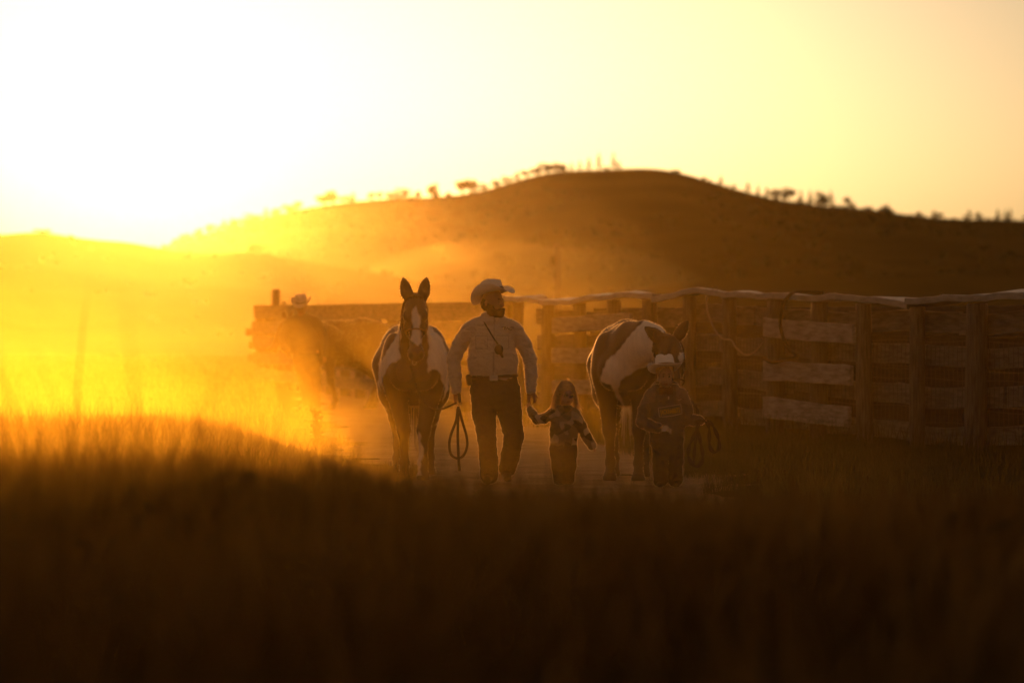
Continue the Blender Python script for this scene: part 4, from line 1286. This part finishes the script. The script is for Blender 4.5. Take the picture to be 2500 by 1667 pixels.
garment('shirt', sb, .0085, shirt_col, man, .006, wrinkle(.0042, 2.1, .4), lambda x, y, z: np.maximum(.965 - .03 * np.sin(x * 9) - z - 9 * (np.abs(x + .04) > .215), -1.0) + 0 * y)
tb = Body(); man_parts(tb, 'trousers')
garment('jeans', tb, .0095, lambda V: np.tile(np.array((.030, .027, .030)), (len(V), 1)) * (1 + .35 * np.exp(-((V[:, 2] - .5) / .12) ** 2))[:, None], man, .006, wrinkle(.0038, 1.7, 2.0), lambda x, y, z: (z - 1.0) + 0 * x + 0 * y)
bb = Body(); shoe(bb, (-.08, .02, .09), (-.1, -1, 0), 1.1); shoe(bb, (.075, .20, .13), (.1, -1, -.25), 1.1)
garment('boots', bb, .009, lambda V: np.tile(np.array((.06, .04, .028)), (len(V), 1)), man, 0, None, None, M_LEATHER)
# belt, buckle, pouch
n = 40; pts = [Vector((-.035 + .212 * math.cos(2 * PI * i / n), -.012 + .146 * math.sin(2 * PI * i / n), .985 + .014 * math.cos(2 * PI * i / n))) for i in range(n + 1)]
b = MB(); b.tube(pts, .016, n=6); b.build('belt', M_LEATHER, man, True)
b = MB(); b.box((-.035, -.172, .975), (.075, .012, .05)); o = b.build('buckle', M_METAL, man); o.modifiers.new('bevel', 'BEVEL').width = .006
b = MB(); b.box((-.262, -.03, .955), (.055, .10, .10), Matrix.Rotation(R(-8), 3, 'Y')); o = b.build('pouch', M_LEATHER, man); o.modifiers.new('bevel', 'BEVEL').width = .012
# beard
be = Body(); Rr = Rh; q = 1.06
be.ell(Hm(0, -.062, -.092), np.array((.058, .056, .048)) * q, .02, Rr)
for s in (-1, 1): be.ell(Hm(s * .052, -.02, -.07), np.array((.020, .045, .055)) * q, .02, Rr)
be.cap(Hm(-.028, -.104, -.058), Hm(.028, -.104, -.058), .010, .010, .012)
be.ell(Hm(0, .05, -.02), np.array((.080, .062, .07)) * q, .02, Rr)
garment('beard_and_hair', be, .007, lambda V: np.tile(np.array((.05, .035, .025)), (len(V), 1)), man, 0, wrinkle(.002, 3), None, M_BEARD)
# hat
cowboy_hat('hat', man, Hm(0, .012, .068), R(56), R(-15), R(5), 1.12, (.80, .73, .66), M_LEATHER, brim=.172, curl=.075, crown_h=.118, droop=.045)
# radio on a strap across the chest
b = MB(); b.tube(catmull([(-.145, .0, 1.555), (-.13, -.065, 1.50), (-.085, -.13, 1.42), (-.03, -.163, 1.33), (.005, -.172, 1.285)], 5), .0075, n=6); b.build('neck_strap', M_LEATHER, man, True)
b = Body(); b.ell((.012, -.178, 1.235), (.042, .018, .048), .01); b.cap((.03, -.178, 1.20), (.045, -.172, 1.17), .014, .012, .01)
garment('neckerchief_slide', b, .006, lambda V: np.tile(np.array((.03, .022, .018)), (len(V), 1)), man, 0, None, None, M_LEATHER)
# stitched brand on the shirt: a few running dark strokes
def on_front(obj_names, parent):
    V_, F_ = [], []
    for o in parent.children:
        if o.name.split('.')[0] in obj_names and o.type == 'MESH':
            n0 = len(V_); V_ += [v.co.copy() for v in o.data.vertices]; F_ += [[i + n0 for i in p.vertices] for p in o.data.polygons]
    return BVHTree.FromPolygons(V_, F_)
tree_m = on_front(('shirt',), man)
def drape(bvh, x, z, lift=.004):
    h = bvh.ray_cast(Vector((x, -1.5, z)), Vector((0, 1, 0)))
    return (h[0] + Vector((0, -lift, 0))) if h[0] is not None else Vector((x, -.15, z))
def stroke(b, bvh, pts, w=.003):
    c = catmull([Vector((x, 0, z)) for x, z in pts], 4)
    b.tube([drape(bvh, p.x, p.z) for p in c], w, n=4)
b = MB(); ox, oz = .045, 1.425
for pts in ([(-.01, .012), (.015, .018), (.03, .010), (.018, -.006), (.022, .02)], [(.03, -.012), (.045, .012), (.055, -.006), (.066, .004)], [(.072, .010), (.088, .018), (.102, .012)], [(.075, .002), (.095, .005), (.11, .002)], [(.06, -.012), (.085, -.010)]):
    stroke(b, tree_m, [(ox + x, oz + z) for x, z in pts])
b.build('stitched_emblem', M_LEATHER, man)

# ---------------------------------------------------------------- small girl
GIRL = (P(1377, 769, 35.10).x, 35.10, 0.0)
gs = 1.0
girl = empty('person', GIRL, 0, 'small fair-haired child in camouflage jacket and dark glasses holding the hand of the man', 'person')
def girl_parts(B, what):
    if what in ('body', 'jacket'):
        B.chain([(-.005, 0, .36), (.0, 0, .50), (-.005, .005, .60)], [.116, .112, .098], .05, fl=((0, 1, 0), .72))
        B.cap((-.09, .005, .655), (.085, .005, .655), .045, .045, .04)
        B.chain([(-.100, .0, .65), (-.185, -.02, .605), (-.250, -.04, .595)], [.046, .040, .036], .015)
        B.chain([(-.250, -.04, .595), (-.288, .0, .645), (-.312, .045, .69)], [.037, .033, .027], .012)
        B.chain([(.095, .0, .65), (.155, -.01, .54), (.205, -.02, .44), (.255, -.03, .36)], [.046, .042, .040, .037], .012)
    if what in ('body', 'trousers'):
        B.cap((-.005, 0, .40), (-.005, 0, .32), .105, .11, .04, fl=((0, 1, 0), .75))
        B.chain([(-.058, 0, .32), (-.050, -.01, .18), (-.045, .0, .05)], [.068, .056, .048], .03)
        B.chain([(.050, 0, .32), (.048, .02, .18), (.042, .04, .05)], [.068, .056, .048], .03)
gb = Body(); girl_parts(gb, 'body')
gb.cap((.0, .01, .66), (.004, .0, .74), .036, .036, .02)
Hg, Rg = head(gb, (.018, -.005, .825), R(16), R(5), .88, True)
hand(gb, (-.312, .045, .69), (-.25, .05, 1), (-.8, .5, 0), .62, .55, 1)
hand(gb, (.262, -.03, .355), (.45, -.05, -1), (-.9, .1, -.3), .58, .9, 1)
GSK = (.42, .25, .18)
V, F = gb.mesh_data(.0062, -.004)
mesh('body', V, F, M_SKIN, girl, True, under(V, face_col(V, Hg, .88, GSK), .68, .40, (.12, .09, .06), (.03, .026, .028), .24))
# camouflage jacket: blotches of the cloth's own colours
def camo(V):
    f1 = np.sin(V[:, 0] * 31 + 2.2 * np.sin(V[:, 2] * 27 + V[:, 0] * 9)) + np.sin(V[:, 2] * 24 + 1.7 * np.sin(V[:, 0] * 33 + 1))
    f2 = np.sin(V[:, 0] * 47 + 2.0 * np.sin(V[:, 2] * 39 + 3) + 2) + np.sin(V[:, 2] * 37 - V[:, 0] * 14 + 1.2)
    f3 = np.sin(V[:, 0] * 22 - 3 * np.sin(V[:, 2] * 15 + .4)) + np.sin(V[:, 2] * 19 + 4)
    c = np.tile(np.array((.16, .125, .085)), (len(V), 1))
    c[f3 > .55] = (.075, .058, .04)
    c[f1 > .75] = (.33, .28, .22)
    c[f2 > 1.05] = (.035, .028, .02)
    return c
jb = Body(); girl_parts(jb, 'jacket')
jb.chain([(-.05, -.03, .70), (.0, -.055, .695), (.05, -.03, .70), (.0, .05, .71), (-.05, -.03, .70)], [.02] * 5, .02)
garment('jacket', jb, .0065, camo, girl, .005, wrinkle(.0028, 2.8, 1.0), lambda x, y, z: np.maximum(.29 - z - 9 * (np.abs(x) > .17), -1.0) + 0 * y)
jb = Body(); girl_parts(jb, 'trousers')
garment('trousers', jb, .0075, lambda V: np.tile(np.array((.030, .026, .028)), (len(V), 1)), girl, .005, wrinkle(.003, 1.4, 3.0))
bb = Body(); shoe(bb, (-.045, 0, .05), (-.1, -1, 0), .62, .04); shoe(bb, (.042, .04, .05), (.1, -1, 0), .62, .04)
garment('shoes', bb, .007, lambda V: np.tile(np.array((.07, .05, .045)), (len(V), 1)), girl, 0, None, None, M_LEATHER)
hb = Body(); q = .88
hb.ell(Hg(0, .020, .045), np.array((.090, .106, .098)) * q, .02, Rg)
for s in (-1, 1):
    hb.chain([Hg(s * .070, .01, .06), Hg(s * .092, .015, -.02), Hg(s * .105, .01, -.10), Hg(s * .118, .0, -.155)], [.032, .030, .026, .012], .02, fl=((1, 0, 0), .6))
hb.chain([Hg(0, .07, .03), Hg(0, .085, -.06), Hg(0, .08, -.14)], [.06, .07, .05], .03)
hb.cut(Hg(0, -.10, -.03), np.array((.066, .075, .085)) * q, .012, Rg)
garment('hair', hb, .006, lambda V: np.tile(np.array((.5, .38, .2)), (len(V), 1)), girl, 0, wrinkle(.0016, 4), None, M_BLOND)
cv = []; r_ = random.Random(21)
for i in range(300):
    a = r_.uniform(-1, 1) * 2.5
    x0, y0 = math.sin(a) * .088, .02 + math.cos(a) * .07
    t0 = Hg(x0 * .25, .02, .14); t1 = Hg(x0 * .95, y0 * .9, .085); fl_ = r_.uniform(.95, 1.38)
    t2 = Hg(x0 * 1.10 * fl_, y0 * 1.1, -.01); t3 = Hg(x0 * 1.25 * fl_, y0 * 1.1, -.10); t4 = Hg(x0 * (1.38 + .3 * r_.random()) * fl_, y0 * 1.1, -.15 - .05 * r_.random())
    cv.append(catmull([t0, t1, t2, t3, t4], 3))
for i in range(10):
    t0 = Hg(.02, .02, .135); cv.append([t0, t0 + np.array((r_.uniform(-.01, .02), 0, .016)), t0 + np.array((r_.uniform(-.02, .035), 0, .03))])
strands(cv, .0038).build('loose_hair', M_BLOND, girl, True)
gl = empty('sunglasses'); gl.parent = girl
for s in (-1, 1):
    b = Body(); b.ell(Hg(s * .033, -.108, .003), np.array((.025, .007, .017)) * q, .004, Rg)
    garment('lens', b, .004, lambda V: np.tile(np.array((.02, .02, .02)), (len(V), 1)), gl, 0, None, None, M_LENS)
    b = MB(); b.tube([Hg(s * .06, -.10, .008), Hg(s * .08, -.05, .01), Hg(s * .084, .01, .005)], .003, n=5); b.build('temple', M_LENS, gl)
b = MB(); b.tube([Hg(-.012, -.112, .006), Hg(0, -.116, .009), Hg(.012, -.112, .006)], .003, n=5); b.build('bridge', M_LENS, gl)

# ---------------------------------------------------------------- boy
BOY = (P(1625, 769, 34.75).x, 34.75, 0.0)
boy = empty('person', BOY, 0, 'child in dark hooded sweatshirt and white cowboy hat carrying a coiled rope', 'person')
def boy_parts(B, what):
    if what in ('body', 'top'):
        B.chain([(.01, 0, .40), (.01, -.005, .58), (.005, .0, .74)], [.138, .136, .120], .05, fl=((0, 1, 0), .70))
        B.cap((-.105, .0, .795), (.115, .0, .795), .055, .055, .05)
        B.chain([(-.120, .0, .79), (-.178, .0, .67), (-.200, -.01, .565)], [.056, .050, .046], .015)
        B.chain([(-.200, -.01, .565), (-.14, -.11, .53), (-.075, -.17, .515)], [.046, .041, .034], .015)
        B.chain([(.130, .0, .79), (.178, .01, .68), (.190, .0, .585)], [.056, .050, .045], .015)
        B.chain([(.190, .0, .585), (.248, -.06, .575), (.295, -.09, .575)], [.046, .040, .033], .015)
    if what in ('body', 'trousers'):
        B.cap((.012, 0, .46), (.015, 0, .40), .132, .130, .05, fl=((0, 1, 0), .75))
        B.chain([(-.045, 0, .40), (-.045, -.02, .22), (-.045, .0, .06)], [.074, .062, .058], .012)
        B.chain([(.075, 0, .40), (.085, .02, .22), (.085, .03, .06)], [.074, .062, .058], .012)
yb = Body(); boy_parts(yb, 'body')
yb.cap((.0, .01, .80), (-.003, .0, .88), .040, .040, .02)
Hb, Rb = head(yb, (-.005, -.01, .968), R(6), R(10), .92, True)
hand(yb, (-.075, -.17, .515), (1, -.35, .1), (-.2, .0, 1), .68, .75, -1)
hand(yb, (.295, -.09, .575), (1, -.3, .02), (0, .1, -1), .68, 1.0, 1)
V, F = yb.mesh_data(.0066, -.004)
mesh('body', V, F, M_SKIN, boy, True, under(V, face_col(V, Hb, .92, (.36, .21, .15)), .82, .50, (.06, .048, .052), (.028, .024, .024), .155, 0, -.12))
ub = Body(); boy_parts(ub, 'top')
ub.chain([(-.075, -.02, .85), (-.03, -.075, .835), (.03, -.075, .835), (.075, -.02, .85)], [.022] * 4, .02)
ub.chain([(-.08, -.01, .85), (-.07, .07, .86), (.0, .10, .86), (.07, .07, .86), (.08, -.01, .85)], [.028, .035, .038, .035, .028], .03)
def top_col(V):
    c = np.tile(np.array((.060, .048, .052)), (len(V), 1))
    sh = (V[:, 2] > .76 - .25 * np.abs(V[:, 0])) & (np.abs(V[:, 0]) > .09); c[sh] = (.11, .088, .095)
    c[(V[:, 2] > .80) & (np.abs(V[:, 0]) < .06) & (V[:, 1] < -.03)] = (.055, .016, .013)
    return c
garment('sweatshirt', ub, .0068, top_col, boy, .007, wrinkle(.0032, 2.6, 2.2), lambda x, y, z: np.maximum(.345 - z - 9 * (np.abs(x) > .17), -1.0) + 0 * y)
ub = Body(); boy_parts(ub, 'trousers')
garment('trousers', ub, .0078, lambda V: np.tile(np.array((.028, .024, .024)), (len(V), 1)), boy, .006, wrinkle(.004, 1.3, 5.0))
bb = Body(); shoe(bb, (-.045, 0, .05), (-.1, -1, 0), .75, .04); shoe(bb, (.085, .03, .05), (.1, -1, 0), .75, .04)
garment('shoes', bb, .0075, lambda V: np.tile(np.array((.06, .045, .035)), (len(V), 1)), boy, 0, None, None, M_LEATHER)
hb = Body(); hb.ell(Hb(0, .025, .04), np.array((.086, .100, .090)) * .92, .02, Rb); hb.cut(Hb(0, -.10, -.02), np.array((.08, .08, .09)), .01, Rb)
garment('hair', hb, .007, lambda V: np.tile(np.array((.2, .14, .08)), (len(V), 1)), boy, 0, wrinkle(.0016, 4), None, M_BLOND)
cowboy_hat('hat', boy, Hb(0, .008, .060), R(6), R(-13), R(-2), 1.02, (.86, .81, .78), M_HALTER, brim=.180, curl=.045, crown_h=.125, droop=.0, curl_pow=3.0)
boy.scale = (1.04, 1.04, 1.04)
tree_b = on_front(('sweatshirt',), boy)
M_PRINT = mat_plain('yellow_print', (.42, .27, .02), .8)
M_PALEPRINT = mat_plain('pale_print', (.42, .38, .36), .8)
cu = bpy.data.curves.new('print', 'FONT'); cu.body = 'JACKRABBITS'; cu.size = .1; cu.align_x = 'CENTER'; cu.align_y = 'CENTER'; cu.resolution_u = 3; cu.offset = .0022
to = bpy.data.objects.new('tmp_text', cu); COL.objects.link(to)
dg = bpy.context.evaluated_depsgraph_get(); tm = bpy.data.meshes.new_from_object(to.evaluated_get(dg)); bpy.data.objects.remove(to)
xs_ = [v.co.x for v in tm.vertices]; ys_ = [v.co.y for v in tm.vertices]; wx = max(xs_) - min(xs_); hy = max(ys_) - min(ys_)
tilt = R(7)
def chest(u, v, lift=.004):
    x = .037 + u * math.cos(tilt) - v * math.sin(tilt); z = .655 + u * math.sin(tilt) + v * math.cos(tilt)
    return drape(tree_b, x, z, lift)
for v in tm.vertices: v.co = chest((v.co.x / wx) * .175, (v.co.y / hy) * (.048 + .010 * abs(v.co.x / wx * 2)), .0045)
tm.materials.clear(); tm.materials.append(M_PRINT)
o = bpy.data.objects.new('lettering', tm); link(o, boy)
b = MB()
for pts in ([(-.10, .042), (0, .046), (.10, .050)], [(-.10, -.036), (0, -.040), (.10, -.032)], [(-.10, .042), (-.10, -.036)], [(.10, .050), (.10, -.032)]):
    cc = catmull([Vector((u, 0, v)) for u, v in pts], 6); b.tube([chest(p.x, p.z, .003) for p in cc], .0035, n=4)
b.build('print_frame', M_PALEPRINT, boy)
b = MB(); stroke(b, tree_b, [(.105, .755), (.112, .750), (.135, .762)], .003); b.build('shoulder_mark', M_PALEPRINT, boy)
b = MB(); b.box(tuple(drape(tree_b, .022, .772, .01)), (.012, .01, .03)); o = b.build('zip_pull', M_METAL, boy); o.modifiers.new('bevel', 'BEVEL').width = .003
# crinkled foil wrapper in the boy's hand
r_ = random.Random(2); V = []; F = []
for i in range(7):
    for j in range(5):
        V.append((-.03 + i * .015 + r_.uniform(-.004, .004), r_.uniform(-.012, .012), -.02 + j * .012 + r_.uniform(-.005, .005) - .02 * (i > 4)))
for i in range(6):
    for j in range(4): F.append((i * 5 + j, i * 5 + j + 1, i * 5 + j + 6, i * 5 + j + 5))
wl = Vector(BOY) + Vector((-.015, -.235, .525))
o = mesh('foil_wrapper', V, F, M_METAL, loc=wl); o.modifiers.new('solid', 'SOLIDIFY').thickness = .0015
tag(o, 'crumpled shiny foil wrapper held in the hand of the boy', 'wrapper')

# ---------------------------------------------------------------- rear person beside the bay horse
REAR = (P(738, 769, 61.8).x, 61.8, 0.0)
rear = empty('person', REAR, 0, 'distant person in light cowboy hat standing beside a horse in the dust', 'person')
def rear_parts(B, what):
    if what in ('body', 'jacket'):
        B.chain([(.05, 0, .98), (.03, -.02, 1.12), (.0, 0, 1.34)], [.20, .21, .21], .08, fl=((0, 1, 0), .68))
        B.cap((-.18, 0, 1.43), (.19, 0, 1.43), .08, .08, .06); B.cap((-.13, 0, 1.47), (0, .01, 1.53), .06, .06, .05); B.cap((.14, 0, 1.47), (0, .01, 1.53), .06, .06, .05)
        B.chain([(-.21, 0, 1.42), (-.28, -.02, 1.25), (-.30, -.06, 1.10), (-.24, -.16, .98)], [.085, .076, .066, .05], .04)
        B.chain([(.21, 0, 1.42), (.30, .02, 1.27), (.34, .02, 1.12), (.36, .0, .92)], [.085, .076, .066, .048], .04)
    if what in ('body', 'trousers'):
        B.cap((.05, 0, 1.0), (.06, 0, .88), .19, .20, .06, fl=((0, 1, 0), .7))
        B.chain([(-.02, 0, .85), (.04, -.03, .45), (.09, .0, .08)], [.125, .09, .08], .04); B.chain([(.15, 0, .85), (.19, .05, .45), (.20, .10, .08)], [.125, .09, .08], .04)
rb = Body(); rear_parts(rb, 'body'); rb.cap((0, .01, 1.50), (-.005, 0, 1.60), .058, .055, .03)
Hr, Rr_ = head(rb, (-.01, -.01, 1.665), R(-8), R(12), 1.05)
hand(rb, (-.24, -.165, .975), (.3, -.2, -1), (.8, .5, 0), 1.05, 1.0, -1); hand(rb, (.36, 0, .90), (0, -.1, -1), (-.8, .5, 0), 1.05, .8, 1)
V, F = rb.mesh_data(.012, -.004); mesh('body', V, F, M_SKIN, rear, True, under(V, face_col(V, Hr, 1.05, SKIN), 1.50, .95, (.12, .09, .07), (.04, .035, .035), .23))
rb = Body(); rear_parts(rb, 'jacket'); garment('jacket', rb, .013, lambda V: np.tile(np.array((.12, .09, .07)), (len(V), 1)), rear, .008, wrinkle(.005))
rb = Body(); rear_parts(rb, 'trousers'); garment('jeans', rb, .013, lambda V: np.tile(np.array((.04, .035, .035)), (len(V), 1)), rear, .008, wrinkle(.005))
bb = Body(); shoe(bb, (.09, 0, .08), (-.1, -1, 0), 1.1); shoe(bb, (.20, .10, .08), (.1, -1, 0), 1.1)
garment('boots', bb, .012, lambda V: np.tile(np.array((.05, .035, .025)), (len(V), 1)), rear, 0, None, None, M_LEATHER)
cowboy_hat('hat', rear, Hr(0, .01, .070), R(-8), R(14), R(-4), 1.12, (.72, .62, .52), M_HALTER, brim=.165, curl=.095, crown_h=.135)

# ---------------------------------------------------------------- lead ropes
mo = Vector(MAN)
hnd = mo + Vector((-.360, -.085, .745))
b = MB()
chin = Vector(h1.location) + Vector((-.0, -1.13, 1.08))
b.tube(catmull([chin, chin + Vector((.10, .02, -.30)), chin + Vector((.24, -.02, -.40)), hnd + Vector((-.02, 0, .0))], 8), .010, n=6)
b.tube(catmull([hnd + Vector((.005, -.02, -.05)), hnd + Vector((.035, -.03, -.16)), hnd + Vector((.075, -.04, -.30)), hnd + Vector((.080, -.04, -.40)), hnd + Vector((.045, -.04, -.48)), hnd + Vector((-.01, -.04, -.505)),
                hnd + Vector((-.065, -.04, -.47)), hnd + Vector((-.082, -.04, -.38)), hnd + Vector((-.065, -.03, -.28)), hnd + Vector((-.02, -.02, -.16)), hnd + Vector((-.005, -.01, -.05))], 8), .012, n=8)
b.tube(catmull([hnd + Vector((.0, -.03, -.03)), hnd + Vector((-.004, -.045, -.25)), hnd + Vector((.0, -.055, -.45)), hnd + Vector((.012, -.05, -.62))], 8), .0125, n=8)
tag(b.build('lead_rope', M_DARKROPE, smooth=True), 'plain lead rope looped below the hand of the man', 'rope')

def twisted(b, pts, rad, turns=26):
    """two strands laid round each other"""
    c = catmull(pts, 14); L_ = [0]
    for i in range(1, len(c)): L_.append(L_[-1] + (c[i] - c[i - 1]).length)
    for ph in (0, PI):
        out = []
        for i, p in enumerate(c):
            t = (c[min(i + 1, len(c) - 1)] - c[max(i - 1, 0)]).normalized()
            a = t.cross(Vector((0, 1, 0)));
            if a.length < .1: a = t.cross(Vector((1, 0, 0)))
            a.normalize(); e = t.cross(a)
            g = L_[i] * turns + ph
            out.append(p + (a * math.cos(g) + e * math.sin(g)) * rad * .75)
        b.tube(out, rad * .72, n=5)
bh = Vector(BOY) + Vector((.345, -.12, .565))
b = MB()
def bp(px, py, dy=0): 
    w = P(px, py, 34.6); return Vector((w.x, 34.62 + dy, w.z))
twisted(b, [bp(1706, 1036), bp(1695, 1062), bp(1684, 1088), bp(1680, 1110), bp(1688, 1130), bp(1702, 1139), bp(1714, 1128), bp(1716, 1108), bp(1710, 1078), bp(1704, 1048)], .0125)
twisted(b, [bp(1703, 1040, .03), bp(1699, 1070, .03), bp(1696, 1100, .03), bp(1694, 1132, .03)], .0115)
twisted(b, [bp(1698, 1030), bp(1716, 1026), bp(1726, 1030), bp(1732, 1050), bp(1732, 1080), bp(1736, 1096), bp(1746, 1104), bp(1756, 1094), bp(1755, 1074), bp(1748, 1055), bp(1738, 1036), bp(1726, 1027, -.02)], .0125)
twisted(b, [Vector(h2.matrix_basis @ Vector(H2(.03, .45, -.14))), bp(1700, 990, .25), bp(1706, 1015, .1), bp(1706, 1034)], .0115)
tag(b.build('braided_rope', M_BRAID, smooth=True), 'dark braided rope hanging in two loops from the hand of the boy', 'rope')

# ------------------------------------------------------------------ grass
def blades(name, pts, hgt, wid, mat, label, seed, lean=.35, seg=3, cat='grass'):
    """one blade per point: a tapering bent strip"""
    r = np.random.default_rng(seed); n = len(pts)
    az = r.uniform(0, 2 * PI, n); h = hgt * r.uniform(.55, 1.25, n); ln = h * lean * r.uniform(.1, 1.3, n); w = wid * r.uniform(.6, 1.3, n)
    da = az + r.uniform(-.6, .6, n)
    V = np.zeros((n, 2 * seg + 1, 3)); 
    for k in range(seg + 1):
        t = k / seg
        cx = pts[:, 0] + np.cos(da) * ln * t * t; cy = pts[:, 1] + np.sin(da) * ln * t * t; cz = pts[:, 2] - .02 + h * t * (1 - .12 * t * lean)
        if k < seg:
            ww = w * (1 - .65 * t)
            V[:, 2 * k, :] = np.stack([cx - np.sin(az) * ww, cy + np.cos(az) * ww, cz], 1)
            V[:, 2 * k + 1, :] = np.stack([cx + np.sin(az) * ww, cy - np.cos(az) * ww, cz], 1)
        else:
            V[:, 2 * k, :] = np.stack([cx, cy, cz], 1)
    m = 2 * seg + 1; base = np.arange(n)[:, None] * m
    F = []
    for k in range(seg - 1):
        a = 2 * k
        F.append(base + np.array([[a, a + 1, a + 3]])); F.append(base + np.array([[a, a + 3, a + 2]]))
    a = 2 * (seg - 1); F.append(base + np.array([[a, a + 1, a + 2]]))
    o = mesh(name, V.reshape(-1, 3), np.concatenate(F).astype(np.int32), mat, smooth=False)
    return tag(o, label, cat, kind='stuff')

def scatter(n, y0, y1, xa, xb, seed, clump=0.0, ypow=1.0):
    """points between depths y0..y1; xa/xb give the lateral range as functions of depth"""
    r = np.random.default_rng(seed)
    y = y0 + (y1 - y0) * r.random(n) ** ypow
    x = xa(y) + (xb(y) - xa(y)) * r.random(n)
    if clump:
        k = .5 + .5 * np.sin(x * 2.3 + np.sin(y * 1.1) * 2) * np.sin(y * 1.9 + np.sin(x * 1.7) * 2)
        keep = r.random(n) < (1 - clump) + clump * k
        x, y = x[keep], y[keep]
    return np.stack([x, y, zg(x, y)], 1)

FW = lambda y: .145 * y + 1.2
# near bank between camera and track (out of focus)
pts = scatter(90000, 3.0, 27.0, lambda y: -FW(y), lambda y: FW(y), 11, .5)
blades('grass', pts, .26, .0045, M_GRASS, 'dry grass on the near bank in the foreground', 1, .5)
pts = scatter(5000, 4.5, 16.0, lambda y: -FW(y), lambda y: FW(y), 12, .8)
blades('grass', pts, .42, .004, M_GRASS, 'taller grass stalks standing in the foreground bank', 2, .4)
# left bank crest
pts = scatter(80000, 15.0, 38.0, lambda y: -FW(y) - .5, lambda y: -0.9 - .0 * y, 13, .45)
blades('grass', pts, .17, .0038, M_LITGRASS, 'sunlit short grass along the crest of the left bank', 3, .55)
pts = scatter(2500, 24.0, 36.0, lambda y: -FW(y) - .5, lambda y: -1.1 - .0 * y, 14, .7)
blades('grass', pts, .32, .003, M_LITGRASS, 'thin tall stalks on the left bank', 4, .5)
# tufts creeping in over both edges of the track
pts = scatter(5200, 29.0, 62.0, lambda y: -1.75 - .07 * np.clip(y - 36, 0, 60) + 0 * y, lambda y: -1.2 - .07 * np.clip(y - 36, 0, 60), 31, .9)
blades('grass', pts, .10, .004, M_LITGRASS, 'low tufts along the left edge of the dirt track', 31, .6, 2)
# verge in front of and under the corral fence
pts = scatter(76000, 27.0, 57.0, lambda y: 1.80 - .07 * np.clip(y - 36, 0, 60) + .12 * np.sin(y * 2), lambda y: fence_xy(y) + 1.4, 15, .4)
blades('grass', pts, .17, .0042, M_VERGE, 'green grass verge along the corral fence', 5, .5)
pts = scatter(5000, 34.0, 57.0, lambda y: fence_xy(y) - 1.3, lambda y: fence_xy(y) + .6, 16, .7)
blades('grass', pts, .40, .0036, M_VERGE, 'tall grass stalks growing against the fence posts', 6, .4)
# scattered tufts beyond the track and over the pasture
pts = scatter(45000, 38.0, 140.0, lambda y: -FW(y) - 1, lambda y: -1.9 - .07 * np.clip(y - 36, 0, 60), 17, .6, .8)
blades('grass', pts, .20, .006, M_LITGRASS, 'pasture grass left of the track beyond the bank', 7, .5, 2)
# tall stems in the left foreground, far out of focus
pts = scatter(70, 7.0, 15.0, lambda y: -FW(y), lambda y: -.06 * y, 18)
blades('grass', pts, .85, .004, M_GRASS, 'lone tall stems at the left edge of the foreground', 8, .35, 4)
# weed clump in the dust at the left of the horse
wr = empty('weed', (P(773, 769, 44).x, 44.0, float(zg(P(773, 769, 44).x, 44.0))), 0, 'dark weed clump standing in the bright dust left of the pinto horse', 'weed')
b = MB(); r_ = random.Random(5)
for i in range(9):
    a = r_.uniform(0, 6.28); h = r_.uniform(.28, .46); l = r_.uniform(.02, .07)
    b.tube([(0, 0, -.05), (math.cos(a) * l * .4, math.sin(a) * l * .4, h * .5), (math.cos(a) * l, math.sin(a) * l, h)], [.008, .006, .003], n=5)
b.build('stem', M_BARK, wr)
V = []; F = []
for i in range(150):
    a = r_.uniform(0, 6.28); z = r_.uniform(.08, .46); q = r_.uniform(0, .075)
    c = Vector((math.cos(a) * q, math.sin(a) * q, z)); u = Vector((r_.gauss(0, 1), r_.gauss(0, 1), r_.gauss(0, 1))).normalized(); v = u.orthogonal().normalized(); m_ = len(V)
    V += [c - u * .03, c + v * .012, c + u * .03, c - v * .012]; F.append((m_, m_ + 1, m_ + 2, m_ + 3))
mesh('foliage', V, F, M_LEAF, wr)
